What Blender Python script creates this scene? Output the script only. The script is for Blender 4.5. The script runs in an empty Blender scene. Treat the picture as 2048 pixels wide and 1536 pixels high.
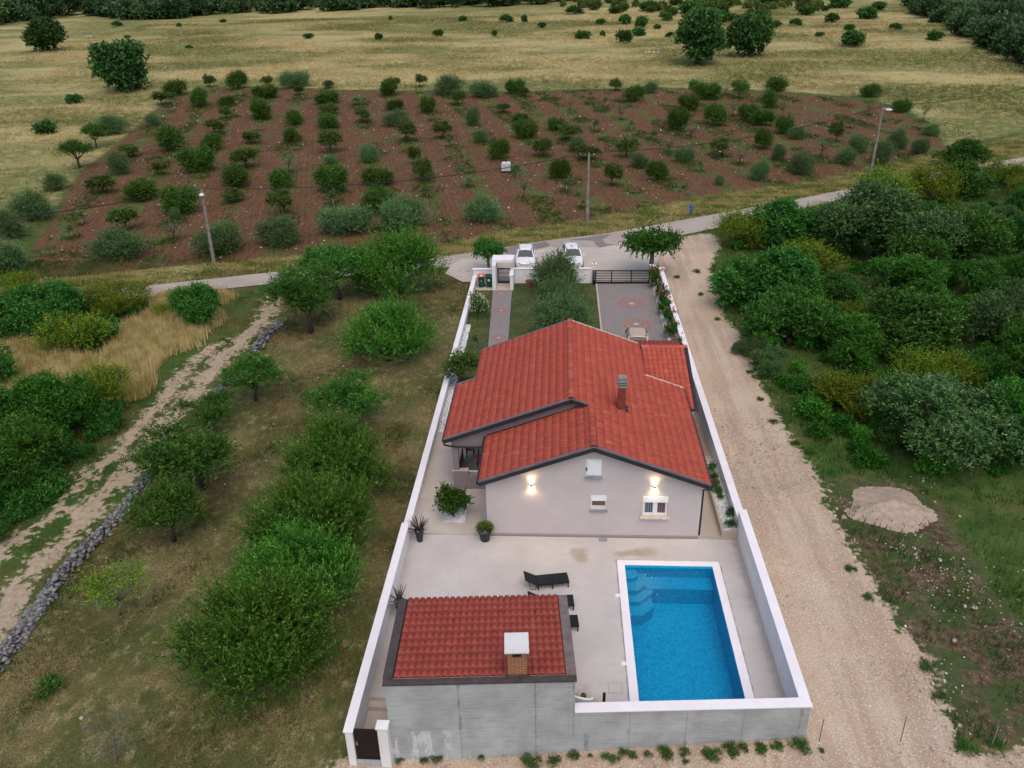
import bpy, math, random
import numpy as np
from mathutils import Vector, Matrix
from mathutils.geometry import tessellate_polygon

# ------------------------------------------------------------------ scene, camera, sky, sun, exposure
S = bpy.context.scene
COL = S.collection
random.seed(7)
F_PX, PITCH, YAW, ROLL, CAM_H = 1657.0, math.radians(27.0342), math.radians(-3.6167), math.radians(-1.3169), 24.5
_fw = np.array([math.sin(YAW)*math.cos(PITCH), math.cos(YAW)*math.cos(PITCH), -math.sin(PITCH)])
_r0 = np.array([math.cos(YAW), -math.sin(YAW), 0.0]); _u0 = np.cross(_r0, _fw)
_rt = math.cos(ROLL)*_r0 + math.sin(ROLL)*_u0; _up = -math.sin(ROLL)*_r0 + math.cos(ROLL)*_u0
CAMP = np.array([0, 0, CAM_H])
cd = bpy.data.cameras.new('camera'); cam = bpy.data.objects.new('camera', cd); COL.objects.link(cam)
cd.sensor_width = 36.0; cd.lens = 36.0*F_PX/2048; cd.clip_start = 0.5; cd.clip_end = 3000
cam.matrix_world = Matrix(((_rt[0], _up[0], -_fw[0], 0), (_rt[1], _up[1], -_fw[1], 0), (_rt[2], _up[2], -_fw[2], CAM_H), (0, 0, 0, 1)))
S.camera = cam

SUN_EL, SUN_AZ = math.radians(60), math.radians(165)
W = bpy.data.worlds.new('World'); S.world = W; W.use_nodes = True
wn = W.node_tree; bg = wn.nodes['Background']
sky = wn.nodes.new('ShaderNodeTexSky'); sky.sky_type = 'NISHITA'; sky.sun_disc = False
sky.sun_elevation = SUN_EL; sky.sun_rotation = SUN_AZ; sky.air_density = 1.0; sky.dust_density = 3.5; sky.ozone_density = 1.0
tint = wn.nodes.new('ShaderNodeMix'); tint.data_type = 'RGBA'; tint.blend_type = 'MULTIPLY'
tint.inputs[0].default_value = 1.0; tint.inputs[7].default_value = (1.03, 1.0, 0.94, 1)
wn.links.new(sky.outputs[0], tint.inputs[6]); wn.links.new(tint.outputs[2], bg.inputs[0])
bg.inputs[1].default_value = 0.12
sd = bpy.data.lights.new('sun', 'SUN'); sd.energy = 0.5; sd.angle = math.radians(80); sd.color = (1.0, 0.94, 0.90)
so = bpy.data.objects.new('sun', sd); COL.objects.link(so)
so.rotation_euler = Vector((math.sin(SUN_AZ)*math.cos(SUN_EL), math.cos(SUN_AZ)*math.cos(SUN_EL), math.sin(SUN_EL))).to_track_quat('Z', 'Y').to_euler()
S.view_settings.view_transform = 'Standard'; S.view_settings.look = 'None'
S.view_settings.exposure = 0.6; S.view_settings.gamma = 1.0
S.render.engine = 'CYCLES'
S.cycles.use_denoising = True
S.cycles.max_bounces = 6; S.cycles.diffuse_bounces = 2; S.cycles.transparent_max_bounces = 8
S.cycles.sample_clamp_indirect = 6.0

# ------------------------------------------------------------------ terrain and picture-to-ground helpers
def sstep(a, b, x):
    t = np.clip((np.asarray(x, float)-a)/(b-a), 0, 1); return t*t*(3-2*t)
def tz(x, y):
    x = np.asarray(x, float); y = np.asarray(y, float)
    near = 1-sstep(20, 60, y); lat = 1-sstep(-8, 9, x)
    z = -near*(0.2+0.62*lat)
    r = np.clip(y-84, 0, None); z = z+0.03*r*r/(r+14.0)
    return z
def ray(px, py):
    d = _fw*F_PX+_rt*(px-1024)-_up*(py-768); return d/np.linalg.norm(d)
def atz(px, py, z=0.0):
    d = ray(px, py); return CAMP+d*((z-CAM_H)/d[2])
def G(px, py):
    d = ray(px, py); t0 = 8.0; t1 = t0
    while t1 < 3000:
        p = CAMP+d*t1
        if p[2] < tz(p[0], p[1]): break
        t0 = t1; t1 *= 1.03
    for _ in range(30):
        m = .5*(t0+t1); p = CAMP+d*m
        if p[2] < tz(p[0], p[1]): t1 = m
        else: t0 = m
    p = CAMP+d*t1; p[2] = float(tz(p[0], p[1])); return p
def depth(p): return float((np.asarray(p)-CAMP)@_fw)
def poly_g(pts): return np.array([G(*p)[:2] for p in pts])
def sdf(poly, X, Y):
    """signed distance, positive inside"""
    d2 = np.full(X.shape, 1e18); ins = np.zeros(X.shape, bool); n = len(poly)
    for i in range(n):
        ax, ay = poly[i]; bx, by = poly[(i+1) % n]
        ex, ey = bx-ax, by-ay; wx, wy = X-ax, Y-ay
        t = np.clip((wx*ex+wy*ey)/(ex*ex+ey*ey+1e-12), 0, 1)
        d2 = np.minimum(d2, (wx-ex*t)**2+(wy-ey*t)**2)
        c = (ay > Y) != (by > Y)
        with np.errstate(divide='ignore', invalid='ignore'):
            xi = ax+(Y-ay)*ex/(ey if abs(ey) > 1e-12 else 1e-12)
        ins ^= c & (X < xi)
    d = np.sqrt(d2); return np.where(ins, d, -d)
def dline(pl, X, Y):
    d2 = np.full(X.shape, 1e18)
    for i in range(len(pl)-1):
        ax, ay = pl[i]; bx, by = pl[i+1]; ex, ey = bx-ax, by-ay
        t = np.clip(((X-ax)*ex+(Y-ay)*ey)/(ex*ex+ey*ey+1e-12), 0, 1)
        d2 = np.minimum(d2, (X-ax-ex*t)**2+(Y-ay-ey*t)**2)
    return np.sqrt(d2)

# ------------------------------------------------------------------ object helpers
ORG = {}
def tag(o, label, cat, group=None, kind=None):
    o['label'] = label; o['category'] = cat
    if group: o['group'] = group
    if kind: o['kind'] = kind
    return o
def thing(name, label, cat, loc=(0, 0, 0), rotz=0.0, group=None, local=False):
    o = bpy.data.objects.new(name, None); COL.objects.link(o)
    o.location = loc; o.rotation_euler = (0, 0, rotz); o.empty_display_size = 0.2
    ORG[o.name] = (0, 0, 0) if local else tuple(loc)
    return tag(o, label, cat, group)
def link(name, me, parent=None):
    o = bpy.data.objects.new(name, me); COL.objects.link(o)
    if parent is not None: o.parent = parent; ORG[o.name] = ORG.get(parent.name, (0, 0, 0))
    return o
def npmesh(name, V, Fc, mats, fattr=None, pattr=None, midx=None, smooth=False):
    """V (n,3); Fc (m,k) uniform faces"""
    me = bpy.data.meshes.new(name); V = np.asarray(V, np.float32); Fc = np.asarray(Fc, np.int32)
    m, k = Fc.shape
    me.vertices.add(len(V)); me.vertices.foreach_set('co', V.ravel())
    me.loops.add(m*k); me.loops.foreach_set('vertex_index', Fc.ravel())
    me.polygons.add(m); me.polygons.foreach_set('loop_start', np.arange(0, m*k, k, dtype=np.int32))
    for mm in mats: me.materials.append(mm)
    if midx is not None: me.polygons.foreach_set('material_index', np.asarray(midx, np.int32))
    if smooth: me.polygons.foreach_set('use_smooth', np.ones(m, bool))
    for nm, a in (fattr or {}).items():
        at = me.attributes.new(nm, 'FLOAT', 'FACE'); at.data.foreach_set('value', np.asarray(a, np.float32))
    for nm, a in (pattr or {}).items():
        at = me.attributes.new(nm, 'FLOAT', 'POINT'); at.data.foreach_set('value', np.asarray(a, np.float32))
    me.update(calc_edges=True); return me
class MB:
    """collects faces, builds ONE mesh object"""
    def __init__(s): s.v = []; s.f = []; s.m = []; s.mi = 0
    def add(s, V, Fs):
        b = len(s.v); s.v += [tuple(map(float, p)) for p in V]; s.f += [tuple(b+i for i in f) for f in Fs]; s.m += [s.mi]*len(Fs); return s
    def box(s, x0, y0, z0, x1, y1, z1):
        V = [(x0,y0,z0),(x1,y0,z0),(x1,y1,z0),(x0,y1,z0),(x0,y0,z1),(x1,y0,z1),(x1,y1,z1),(x0,y1,z1)]
        return s.add(V, [(0,3,2,1),(4,5,6,7),(0,1,5,4),(1,2,6,5),(2,3,7,6),(3,0,4,7)])
    def obox(s, c, u, v, w):
        """oriented box: centre, three half-axis vectors"""
        c, u, v, w = map(np.asarray, (c, u, v, w))
        V = [c+a*u+b*v+d*w for d in (-1, 1) for a, b in ((-1,-1),(1,-1),(1,1),(-1,1))]
        return s.add(V, [(0,3,2,1),(4,5,6,7),(0,1,5,4),(1,2,6,5),(2,3,7,6),(3,0,4,7)])
    def poly(s, P): return s.add(P, [tuple(range(len(P)))])
    def prism(s, P, ax, a, b):
        """2-D polygon P (ccw) extruded along axis ax between a and b; P coordinates are the other two axes in order"""
        def mk(p, t):
            q = list(p); q.insert(ax, t); return q
        n = len(P); V = [mk(p, a) for p in P]+[mk(p, b) for p in P]
        return s.add(V, [tuple(range(n))[::-1], tuple(range(n, 2*n))]+[(i, (i+1) % n, n+(i+1) % n, n+i) for i in range(n)])
    def bar(s, a, b, w, h, upv=(0, 0, 1)):
        a, b = np.asarray(a, float), np.asarray(b, float); d = b-a; L = np.linalg.norm(d); d = d/L
        r = np.cross(d, upv); r = r/np.linalg.norm(r); u = np.cross(r, d)
        return s.obox((a+b)/2, d*L/2, r*w/2, u*h/2)
    def tube(s, pts, rad, n=8, cap=True):
        pts = [np.asarray(p, float) for p in pts]; V = []; Fs = []
        if not hasattr(rad, '__len__'): rad = [rad]*len(pts)
        pr = None
        for i, p in enumerate(pts):
            d = pts[min(i+1, len(pts)-1)]-pts[max(i-1, 0)]; d = d/(np.linalg.norm(d)+1e-9)
            if pr is None: pr = np.cross(d, (0, 0, 1) if abs(d[2]) < .9 else (1, 0, 0))
            pr = pr-d*(pr@d); pr = pr/(np.linalg.norm(pr)+1e-9); q = np.cross(d, pr)
            V += [p+rad[i]*(math.cos(2*math.pi*k/n)*pr+math.sin(2*math.pi*k/n)*q) for k in range(n)]
        for i in range(len(pts)-1):
            Fs += [(i*n+k, i*n+(k+1) % n, (i+1)*n+(k+1) % n, (i+1)*n+k) for k in range(n)]
        if cap: Fs += [tuple(range(n))[::-1], tuple(range((len(pts)-1)*n, len(pts)*n))]
        return s.add(V, Fs)
    def lathe(s, c, prof, n=16, sx=1.0, sy=1.0):
        V = []; Fs = []
        for r, z in prof: V += [(c[0]+sx*r*math.cos(2*math.pi*k/n), c[1]+sy*r*math.sin(2*math.pi*k/n), c[2]+z) for k in range(n)]
        for i in range(len(prof)-1): Fs += [(i*n+k, i*n+(k+1) % n, (i+1)*n+(k+1) % n, (i+1)*n+k) for k in range(n)]
        Fs += [tuple(range(n))[::-1], tuple(range((len(prof)-1)*n, len(prof)*n))]
        return s.add(V, Fs)
    def build(s, name, mats, parent=None, smooth=False, bevel=0.0, kind=None):
        me = bpy.data.meshes.new(name); V = s.v
        if parent is not None:
            o = ORG.get(parent.name, (0, 0, 0)); V = [(a-o[0], b-o[1], c-o[2]) for a, b, c in V]
        me.from_pydata(V, [], s.f)
        if not isinstance(mats, (list, tuple)): mats = [mats]
        for mm in mats: me.materials.append(mm)
        if len(mats) > 1: me.polygons.foreach_set('material_index', s.m)
        if smooth: me.polygons.foreach_set('use_smooth', [True]*len(me.polygons))
        me.update()
        ob = link(name, me, parent)
        if bevel:
            b = ob.modifiers.new('bevel', 'BEVEL'); b.width = bevel; b.segments = 2; b.limit_method = 'ANGLE'; b.angle_limit = math.radians(40)
        return ob

# ------------------------------------------------------------------ node helpers
class NT:
    def __init__(s, name):
        s.m = bpy.data.materials.new(name); s.m.use_nodes = True; s.t = s.m.node_tree
        s.b = s.t.nodes['Principled BSDF']; s.out = s.t.nodes['Material Output']; s._pos = None
        s.b.inputs['Specular IOR Level'].default_value = 0.3
    def n(s, typ, **kw):
        nd = s.t.nodes.new('ShaderNode'+typ)
        for k, v in kw.items(): setattr(nd, k, v)
        return nd
    def set(s, sock, v):
        if hasattr(v, 'bl_idname') or isinstance(v, bpy.types.NodeSocket): s.t.links.new(v, sock)
        elif v is not None:
            if isinstance(v, (tuple, list)) and len(v) == 3 and sock.type == 'RGBA': v = (*v, 1)
            sock.default_value = v
    def pos(s):
        if s._pos is None: s._pos = s.n('NewGeometry').outputs['Position']
        return s._pos
    def obj(s): return s.n('TexCoord').outputs['Object']
    def vmul(s, v, k):
        nd = s.n('VectorMath', operation='MULTIPLY'); s.set(nd.inputs[0], v); nd.inputs[1].default_value = k; return nd.outputs[0]
    def noise(s, sc, det=3, vec=None, rough=.55, dist=0.0):
        nd = s.n('TexNoise'); s.set(nd.inputs['Vector'], vec if vec is not None else s.pos())
        nd.inputs['Scale'].default_value = sc; nd.inputs['Detail'].default_value = det; nd.inputs['Roughness'].default_value = rough; nd.inputs['Distortion'].default_value = dist
        return nd.outputs[0]
    def vor(s, sc, vec=None, out='Distance', feature='F1'):
        nd = s.n('TexVoronoi', feature=feature); s.set(nd.inputs['Vector'], vec if vec is not None else s.pos()); nd.inputs['Scale'].default_value = sc
        return nd.outputs[out]
    def math(s, op, a, b=None, c=None, clamp=False):
        nd = s.n('Math', operation=op, use_clamp=clamp); s.set(nd.inputs[0], a)
        if b is not None: s.set(nd.inputs[1], b)
        if c is not None: s.set(nd.inputs[2], c)
        return nd.outputs[0]
    def ss(s, v, a, b, lo=0.0, hi=1.0):
        nd = s.n('MapRange', interpolation_type='SMOOTHSTEP'); s.set(nd.inputs[0], v)
        for i, x in zip((1, 2, 3, 4), (a, b, lo, hi)): nd.inputs[i].default_value = x
        return nd.outputs[0]
    def mix(s, f, a, b, mode='MIX'):
        nd = s.n('Mix', data_type='RGBA', blend_type=mode); s.set(nd.inputs[0], f); s.set(nd.inputs[6], a); s.set(nd.inputs[7], b); return nd.outputs[2]
    def attr(s, name): return s.n('Attribute', attribute_name=name).outputs['Fac']
    def rnd(s): return s.n('ObjectInfo').outputs['Random']
    def xyz(s, v=None):
        nd = s.n('SeparateXYZ'); s.set(nd.inputs[0], v if v is not None else s.pos()); return nd.outputs
    def bump(s, h, st=.3, d=.05):
        nd = s.n('Bump'); nd.inputs['Strength'].default_value = st; nd.inputs['Distance'].default_value = d; s.set(nd.inputs['Height'], h); s.t.links.new(nd.outputs[0], s.b.inputs['Normal']); return s
    def fin(s, col=None, rough=.8, metal=0.0, spec=None):
        if col is not None: s.set(s.b.inputs['Base Color'], col)
        s.set(s.b.inputs['Roughness'], rough); s.b.inputs['Metallic'].default_value = metal
        if spec is not None: s.b.inputs['Specular IOR Level'].default_value = spec
        return s.m
def plain(name, c, rough=.6, metal=0.0, var=.18, sc=3.0, spec=.3):
    """slightly mottled paint, plastic, metal"""
    t = NT(name); f = t.noise(sc, 4); d = tuple(x*(1-var) for x in c); l = tuple(min(1, x*(1+var*.6)) for x in c)
    t.bump(t.noise(sc*14, 2), .08, .01)
    return t.fin(t.mix(t.ss(f, .3, .7), d, l), rough, metal, spec)
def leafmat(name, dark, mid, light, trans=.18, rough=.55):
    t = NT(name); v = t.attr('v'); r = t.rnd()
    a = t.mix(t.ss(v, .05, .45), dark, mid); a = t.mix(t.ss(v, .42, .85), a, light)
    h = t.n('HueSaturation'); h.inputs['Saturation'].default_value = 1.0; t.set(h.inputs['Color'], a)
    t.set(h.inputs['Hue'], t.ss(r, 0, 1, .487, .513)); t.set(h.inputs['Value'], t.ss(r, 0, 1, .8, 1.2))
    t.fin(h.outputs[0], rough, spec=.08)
    tr = t.n('BsdfTranslucent'); t.t.links.new(h.outputs[0], tr.inputs[0]); mx = t.n('MixShader'); mx.inputs[0].default_value = trans
    t.t.links.new(t.b.outputs[0], mx.inputs[1]); t.t.links.new(tr.outputs[0], mx.inputs[2]); t.t.links.new(mx.outputs[0], t.out.inputs[0])
    return t.m
# ------------------------------------------------------------------ materials
M = {}
def concrete_mat():
    t = NT('patio_concrete'); P = t.pos(); a = t.noise(.35, 5); b = t.noise(2.2, 5); c = t.noise(28, 3)
    k = t.mix(t.ss(a, .3, .7), (.475, .44, .425), (.575, .535, .52)); k = t.mix(t.ss(b, .45, .8, 0, .45), k, (.47, .40, .35))
    k = t.mix(t.ss(c, .35, .8, 0, .22), k, (.36, .33, .31))
    w = t.noise(1.5, 3)
    for (x, y, rx, ry) in ((.95, 30.75, .62, .55), (1.15, 30.35, .4, .5), (3.0, 30.7, .55, .3), (3.55, 30.85, .6, .38), (4.15, 30.9, .75, .55), (1.0, 22.0, .8, .9)):
        s = t.xyz(); dx = t.math('DIVIDE', t.math('SUBTRACT', s[0], x), rx); dy = t.math('DIVIDE', t.math('SUBTRACT', s[1], y), ry)
        d = t.math('SQRT', t.math('ADD', t.math('MULTIPLY', dx, dx), t.math('MULTIPLY', dy, dy)))
        k = t.mix(t.ss(t.math('ADD', d, t.math('MULTIPLY', w, .9)), .75, 1.45, .55, 0), k, (.30, .235, .14))
    s = t.xyz(); ax = t.math('SUBTRACT', t.math('ABSOLUTE', t.math('SUBTRACT', s[0], 5.0)), 2.30); ay = t.math('SUBTRACT', t.math('ABSOLUTE', t.math('SUBTRACT', s[1], 25.935)), 4.325)
    e = t.math('ADD', t.math('MAXIMUM', ax, ay), t.math('MULTIPLY', t.math('SUBTRACT', t.noise(4, 4), .5), .16)); k = t.mix(t.ss(e, .015, .08, .7, 0), k, (.17, .155, .15))
    e2 = t.math('ADD', s[0], t.math('MULTIPLY', t.math('SUBTRACT', b, .5), .7)); k = t.mix(t.ss(e2, 8.0, 8.4, 0, .5), k, (.30, .245, .20)); k = t.mix(t.ss(e2, -6.6, -7.0, 0, .4), k, (.34, .29, .25))
    t.bump(c, .12, .02); return t.fin(k, .75)
M['patio'] = concrete_mat()
def terrace_mat():
    t = NT('terrace_concrete'); a = t.noise(.5, 5); c = t.noise(24, 3)
    k = t.mix(t.ss(a, .3, .7), (.44, .39, .35), (.55, .49, .45)); k = t.mix(t.ss(c, .35, .8, 0, .25), k, (.35, .3, .26))
    k = t.mix(t.ss(t.xyz()[0], 6.9, 7.2, 0, .45), k, (.42, .32, .21))
    t.bump(c, .12, .02); return t.fin(k, .78)
M['terrace'] = terrace_mat()
def rawconc_mat(v, off):
    t = NT('board_marked_concrete'); p = t.obj(); s = t.xyz(p); x, z = s[0], s[2]
    a = t.noise(.9, 5, p); st = t.noise(1.0, 5, t.vmul(p, (1.2, 1.2, 14.0))); c = t.noise(20, 3, p)
    k = t.mix(t.ss(a, .3, .72), (.285, .305, .315), (.415, .44, .455)); k = t.mix(t.ss(st, .5, .75, 0, .55), k, (.19, .195, .195)); k = t.mix(t.ss(c, .3, .8, 0, .25), k, (.50, .5, .49))
    zz = t.math('ADD', z, t.math('MULTIPLY', t.noise(.35, 2, p), .06))
    fz = t.math('ABSOLUTE', t.math('SUBTRACT', t.math('FRACT', t.math('DIVIDE', t.math('ADD', zz, 7.05), .475)), .5))
    k = t.mix(t.math('MULTIPLY', t.ss(t.math('ADD', fz, t.math('MULTIPLY', a, .02)), .034, .014, 0, 1), t.ss(t.noise(.8, 4, p), .40, .62, .1, .65)), k, (.13, .125, .12))
    fx = t.math('ABSOLUTE', t.math('SUBTRACT', t.math('FRACT', t.math('DIVIDE', t.math('ADD', x, 20+off), v)), .5))
    k = t.mix(t.ss(fx, .008, .002, 0, .55), k, (.10, .10, .10))
    d = t.math('ADD', t.math('MULTIPLY', t.math('ABSOLUTE', t.math('SUBTRACT', fx, 0.0)), v), t.math('MULTIPLY', t.noise(3.0, 3, p), .35))
    k = t.mix(t.math('MULTIPLY', t.ss(d, .25, .2, 0, .5), t.ss(t.noise(1.3, 2, p), .5, .62)), k, (.16, .165, .17))
    # pale paint splashes low on the house side corner
    n2 = t.noise(1.0, 5, t.vmul(p, (2.6, 1.6, .55)), rough=.7)
    m = t.math('MULTIPLY', t.ss(n2, .50, .56), t.math('MULTIPLY', t.ss(x, -4.1, -4.6), t.ss(z, .75, .55)))
    m = t.math('MULTIPLY', m, .6); k = t.mix(m if off == 1 else 0.0, k, (.60, .66, .70))
    t.bump(st, .25, .02); return t.fin(k, .85)
M['rawconc'] = rawconc_mat(2.62, 1); M['rawconc2'] = rawconc_mat(1.98, .85)
def white_mat(name, base, streak=.25):
    t = NT(name); a = t.noise(1.1, 5); b = t.noise(1.2, 4, t.vmul(t.pos(), (3, 3, .5))); c = t.noise(40, 2)
    k = t.mix(t.ss(a, .3, .75), tuple(x*.93 for x in base), base); k = t.mix(t.ss(b, .52, .8, 0, streak), k, tuple(x*.62 for x in base))
    t.bump(c, .1, .008); return t.fin(k, .75)
M['whitewall'] = white_mat('white_render', (.77, .765, .79), .4); M['coping'] = white_mat('white_coping_stone', (.83, .80, .84), .10)
M['poolcoping'] = white_mat('white_pool_coping', (.84, .81, .85), .06)
M['house'] = white_mat('mauve_grey_render', (.54, .485, .485), .05)
M['housedark'] = white_mat('dark_plum_render', (.25, .205, .225), .1)
M['plinth'] = white_mat('plinth_render', (.36, .30, .31), .2)
def tile_mat(name, a, b, c):
    t = NT(name); v = t.attr('tone'); n = t.noise(1.3, 4); f = t.noise(35, 3)
    k = t.mix(t.ss(v, 0, .6), a, b); k = t.mix(t.ss(v, .72, 1.0), k, c); k = t.mix(t.ss(n, .45, .75, 0, .22), k, tuple(x*.72 for x in a)); k = t.mix(t.ss(f, .4, .8, 0, .3), k, tuple(x*.6 for x in a))
    t.bump(f, .1, .01); return t.fin(k, .7, spec=.25)
M['tile'] = tile_mat('terracotta_tile', (.355, .068, .046), (.43, .085, .057), (.49, .122, .08))
M['tile2'] = tile_mat('orange_terracotta_tile', (.36, .070, .046), (.44, .088, .056), (.50, .13, .08))
M['fascia'] = plain('anthracite_metal', (.030, .028, .034), .45); M['flash'] = plain('brown_flashing_metal', (.085, .066, .066), .5, .2, .25)
M['flashlight'] = plain('pale_brown_flashing', (.20, .155, .15), .6, .1, .25); M['verge'] = plain('grey_verge_cap', (.14, .125, .13), .55)  # right side flashing is a paler brown than the left
M['verge_lit'] = plain('lit_verge_edge', (.55, .47, .40), .5)  # side glow on the right verges put into a paler cap colour
M['blackmetal'] = plain('black_metal', (.012, .012, .013), .4, .3); M['brownmetal'] = plain('dark_brown_metal', (.022, .016, .015), .45, .3)
M['white'] = plain('white_pvc', (.78, .80, .82), .35, 0, .05); M['offwhite'] = plain('off_white_paint', (.66, .68, .70), .5, 0, .1)
M['sill'] = plain('stone_sill', (.55, .47, .42), .7); M['greysill'] = plain('grey_metal_sill', (.25, .29, .31), .5)
M['slatwood'] = plain('honey_slat', (.55, .44, .24), .6)
M['black'] = plain('black_rattan', (.012, .014, .017), .6); M['pot'] = plain('anthracite_pot', (.030, .033, .040), .5)
M['terra'] = plain('terracotta_pot', (.30, .11, .07), .8); M['bark'] = plain('bark', (.060, .046, .036), .9, 0, .4, 6); M['greybark'] = plain('grey_bark', (.17, .145, .12), .9, 0, .35, 6)
M['pale_stake'] = plain('weathered_stake', (.40, .36, .30), .9); M['polewood'] = plain('weathered_concrete_pole', (.24, .22, .20), .85, 0, .3, 2)
M['steel'] = plain('rusty_steel', (.16, .13, .12), .6, .5); M['galv'] = plain('galvanised_steel', (.45, .46, .48), .4, .6)
M['cable'] = plain('black_cable', (.01, .01, .011), .6)
M['blue'] = plain('blue_hydrant_paint', (.015, .11, .42), .4); M['bingreen'] = plain('green_bin_plastic', (.010, .075, .045), .45); M['binorange'] = plain('orange_bin_lid', (.75, .10, .035), .4)
M['tankw'] = plain('milky_plastic', (.72, .70, .74), .45); M['rubber'] = plain('rubber', (.012, .012, .012), .8)
M['carwhite'] = plain('white_car_paint', (.74, .76, .79), .18, 0, .03, spec=.6); M['carbronze'] = plain('bronze_car_paint', (.48, .37, .28), .3, .05, .05, spec=.6)
M['amber'] = plain('amber_plastic', (.55, .25, .03), .3)
t = NT('car_glass'); t.b.inputs['Coat Weight'].default_value = .6; M['carglass'] = t.fin((.012, .016, .02), .06, spec=.9)
t = NT('window_glass'); M['glass'] = t.fin((.06, .07, .09), .08, spec=.8)
def curtain(name, a, b):
    t = NT(name); s = t.xyz(); w = t.math('SINE', t.math('MULTIPLY', s[0], 60.0)); return t.fin(t.mix(t.ss(t.math('ADD', w, t.math('MULTIPLY', t.noise(8, 3), 1.2)), -.5, 1.5), a, b), .6)
M['curtain1'] = curtain('grey_curtain', (.05, .055, .075), (.20, .21, .25)); M['curtain2'] = curtain('red_curtain', (.07, .045, .055), (.22, .12, .14)); M['brownblind'] = plain('brown_interior', (.20, .115, .05), .7)
def brick_mat():
    t = NT('chimney_brick'); p = t.obj(); s = t.xyz(p); cv = t.n('CombineXYZ'); t.set(cv.inputs[0], t.math('ADD', s[0], s[1])); t.set(cv.inputs[1], s[2])
    b = t.n('TexBrick'); t.set(b.inputs['Vector'], cv.outputs[0])
    for k, v in (('Scale', 1.0), ('Mortar Size', .007), ('Brick Width', .25), ('Row Height', .078), ('Bias', 0)): b.inputs[k].default_value = v
    b.inputs['Color1'].default_value = (.36, .12, .05, 1); b.inputs['Color2'].default_value = (.26, .075, .035, 1); b.inputs['Mortar'].default_value = (.42, .36, .27, 1)
    return t.fin(t.mix(t.ss(t.noise(14, 3, p), .3, .8, 0, .4), b.outputs[0], (.20, .08, .04)), .85)
M['brick'] = brick_mat(); M['redbrick'] = plain('red_chimney_brick', (.20, .05, .034), .85, 0, .35, 8); M['capstone'] = white_mat('chimney_cap_stone', (.66, .66, .67), .2)
M['capgrey'] = plain('cement_chimney_cap', (.24, .245, .235), .85, 0, .25, 4)
def asphalt(name, a, b, sc=9):
    t = NT(name); n = t.noise(.25, 5); f = t.noise(sc*4, 3); k = t.mix(t.ss(n, .3, .7), a, b); k = t.mix(t.ss(f, .35, .75, 0, .35), k, tuple(x*.6 for x in a))
    w = t.noise(.9, 4, t.vmul(t.pos(), (.4, 1.6, 1))); k = t.mix(t.ss(w, .55, .7, 0, .35), k, tuple(x*.72 for x in a))
    t.bump(f, .2, .01); return t.fin(k, .88)
M['road'] = asphalt('pale_asphalt', (.36, .305, .265), (.44, .38, .335)); M['fore'] = asphalt('pale_forecourt_concrete', (.48, .42, .37), (.55, .49, .44)); M['tar'] = asphalt('dark_asphalt_patch', (.20, .175, .17), (.25, .22, .21))
def paver(name, cx, rings):
    t = NT(name); P = t.pos(); s = t.xyz()
    b = t.n('TexBrick'); mp = t.n('Mapping'); mp.inputs['Rotation'].default_value = (0, 0, math.radians(45)); t.set(mp.inputs[0], P); t.set(b.inputs['Vector'], mp.outputs[0])
    for k, v in (('Scale', 1.0), ('Mortar Size', .012), ('Brick Width', .22), ('Row Height', .12)): b.inputs[k].default_value = v
    b.inputs['Color1'].default_value = (.25, .225, .22, 1); b.inputs['Color2'].default_value = (.31, .275, .27, 1); b.inputs['Mortar'].default_value = (.13, .115, .11, 1)
    k = t.mix(t.ss(t.noise(.6, 4), .35, .75, 0, .4), b.outputs[0], (.22, .19, .18))
    for (x, y, rr) in rings:
        d = t.math('SQRT', t.math('ADD', t.math('POWER', t.math('SUBTRACT', s[0], x), 2), t.math('POWER', t.math('SUBTRACT', s[1], y), 2)))
        an = t.math('ARCTAN2', t.math('SUBTRACT', s[1], y), t.math('SUBTRACT', s[0], x)); wob = t.math('MULTIPLY', t.math('SINE', t.math('MULTIPLY', an, 8.0)), .06*rr)
        d = t.math('ADD', d, wob)
        for r0, w in ((rr, .16*rr), (rr*.55, .12*rr)):
            k = t.mix(t.ss(t.math('ABSOLUTE', t.math('SUBTRACT', d, r0)), w, w*.7, 0, .8), k, (.36, .13, .11))
        k = t.mix(t.ss(d, .2*rr, .16*rr, 0, 1), k, (.52, .48, .45))
    return t.fin(k, .85)
M['drive'] = paver('grey_block_paving', 0, ((5.75, 62.0, .95), (5.81, 57.8, .95))); M['path'] = paver('grey_path_paving', 0, ((-4.76, 64.2, .42), (-4.55, 60.5, .45), (-4.37, 55.2, .45)))
def pool_tile():
    t = NT('blue_mosaic_tile'); p = t.pos(); v = t.vor(16, p, 'Color'); sv = t.xyz(v)[0]; n = t.noise(11, 3)
    k = t.mix(sv, (.006, .30, .50), (.022, .50, .76)); k = t.mix(t.ss(n, .4, .7, 0, .5), k, (.012, .42, .68)); return t.fin(k, .4)
M['pooltile'] = pool_tile()
def water():
    t = NT('pool_water'); n = t.noise(7.0, 4, dist=.8); n2 = t.noise(2.2, 2)
    bp = t.n('Bump'); bp.inputs['Strength'].default_value = .3; bp.inputs['Distance'].default_value = .06; t.set(bp.inputs['Height'], t.math('ADD', n, n2))
    fr = t.n('Fresnel'); fr.inputs[0].default_value = 1.33; t.t.links.new(bp.outputs[0], fr.inputs['Normal'])
    tr = t.n('BsdfTransparent'); tr.inputs[0].default_value = (.62, .88, .97, 1); gl = t.n('BsdfGlossy'); gl.inputs['Roughness'].default_value = .03; t.t.links.new(bp.outputs[0], gl.inputs['Normal'])
    mx = t.n('MixShader'); t.t.links.new(fr.outputs[0], mx.inputs[0]); t.t.links.new(tr.outputs[0], mx.inputs[1]); t.t.links.new(gl.outputs[0], mx.inputs[2]); t.t.links.new(mx.outputs[0], t.out.inputs[0]); return t.m
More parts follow.
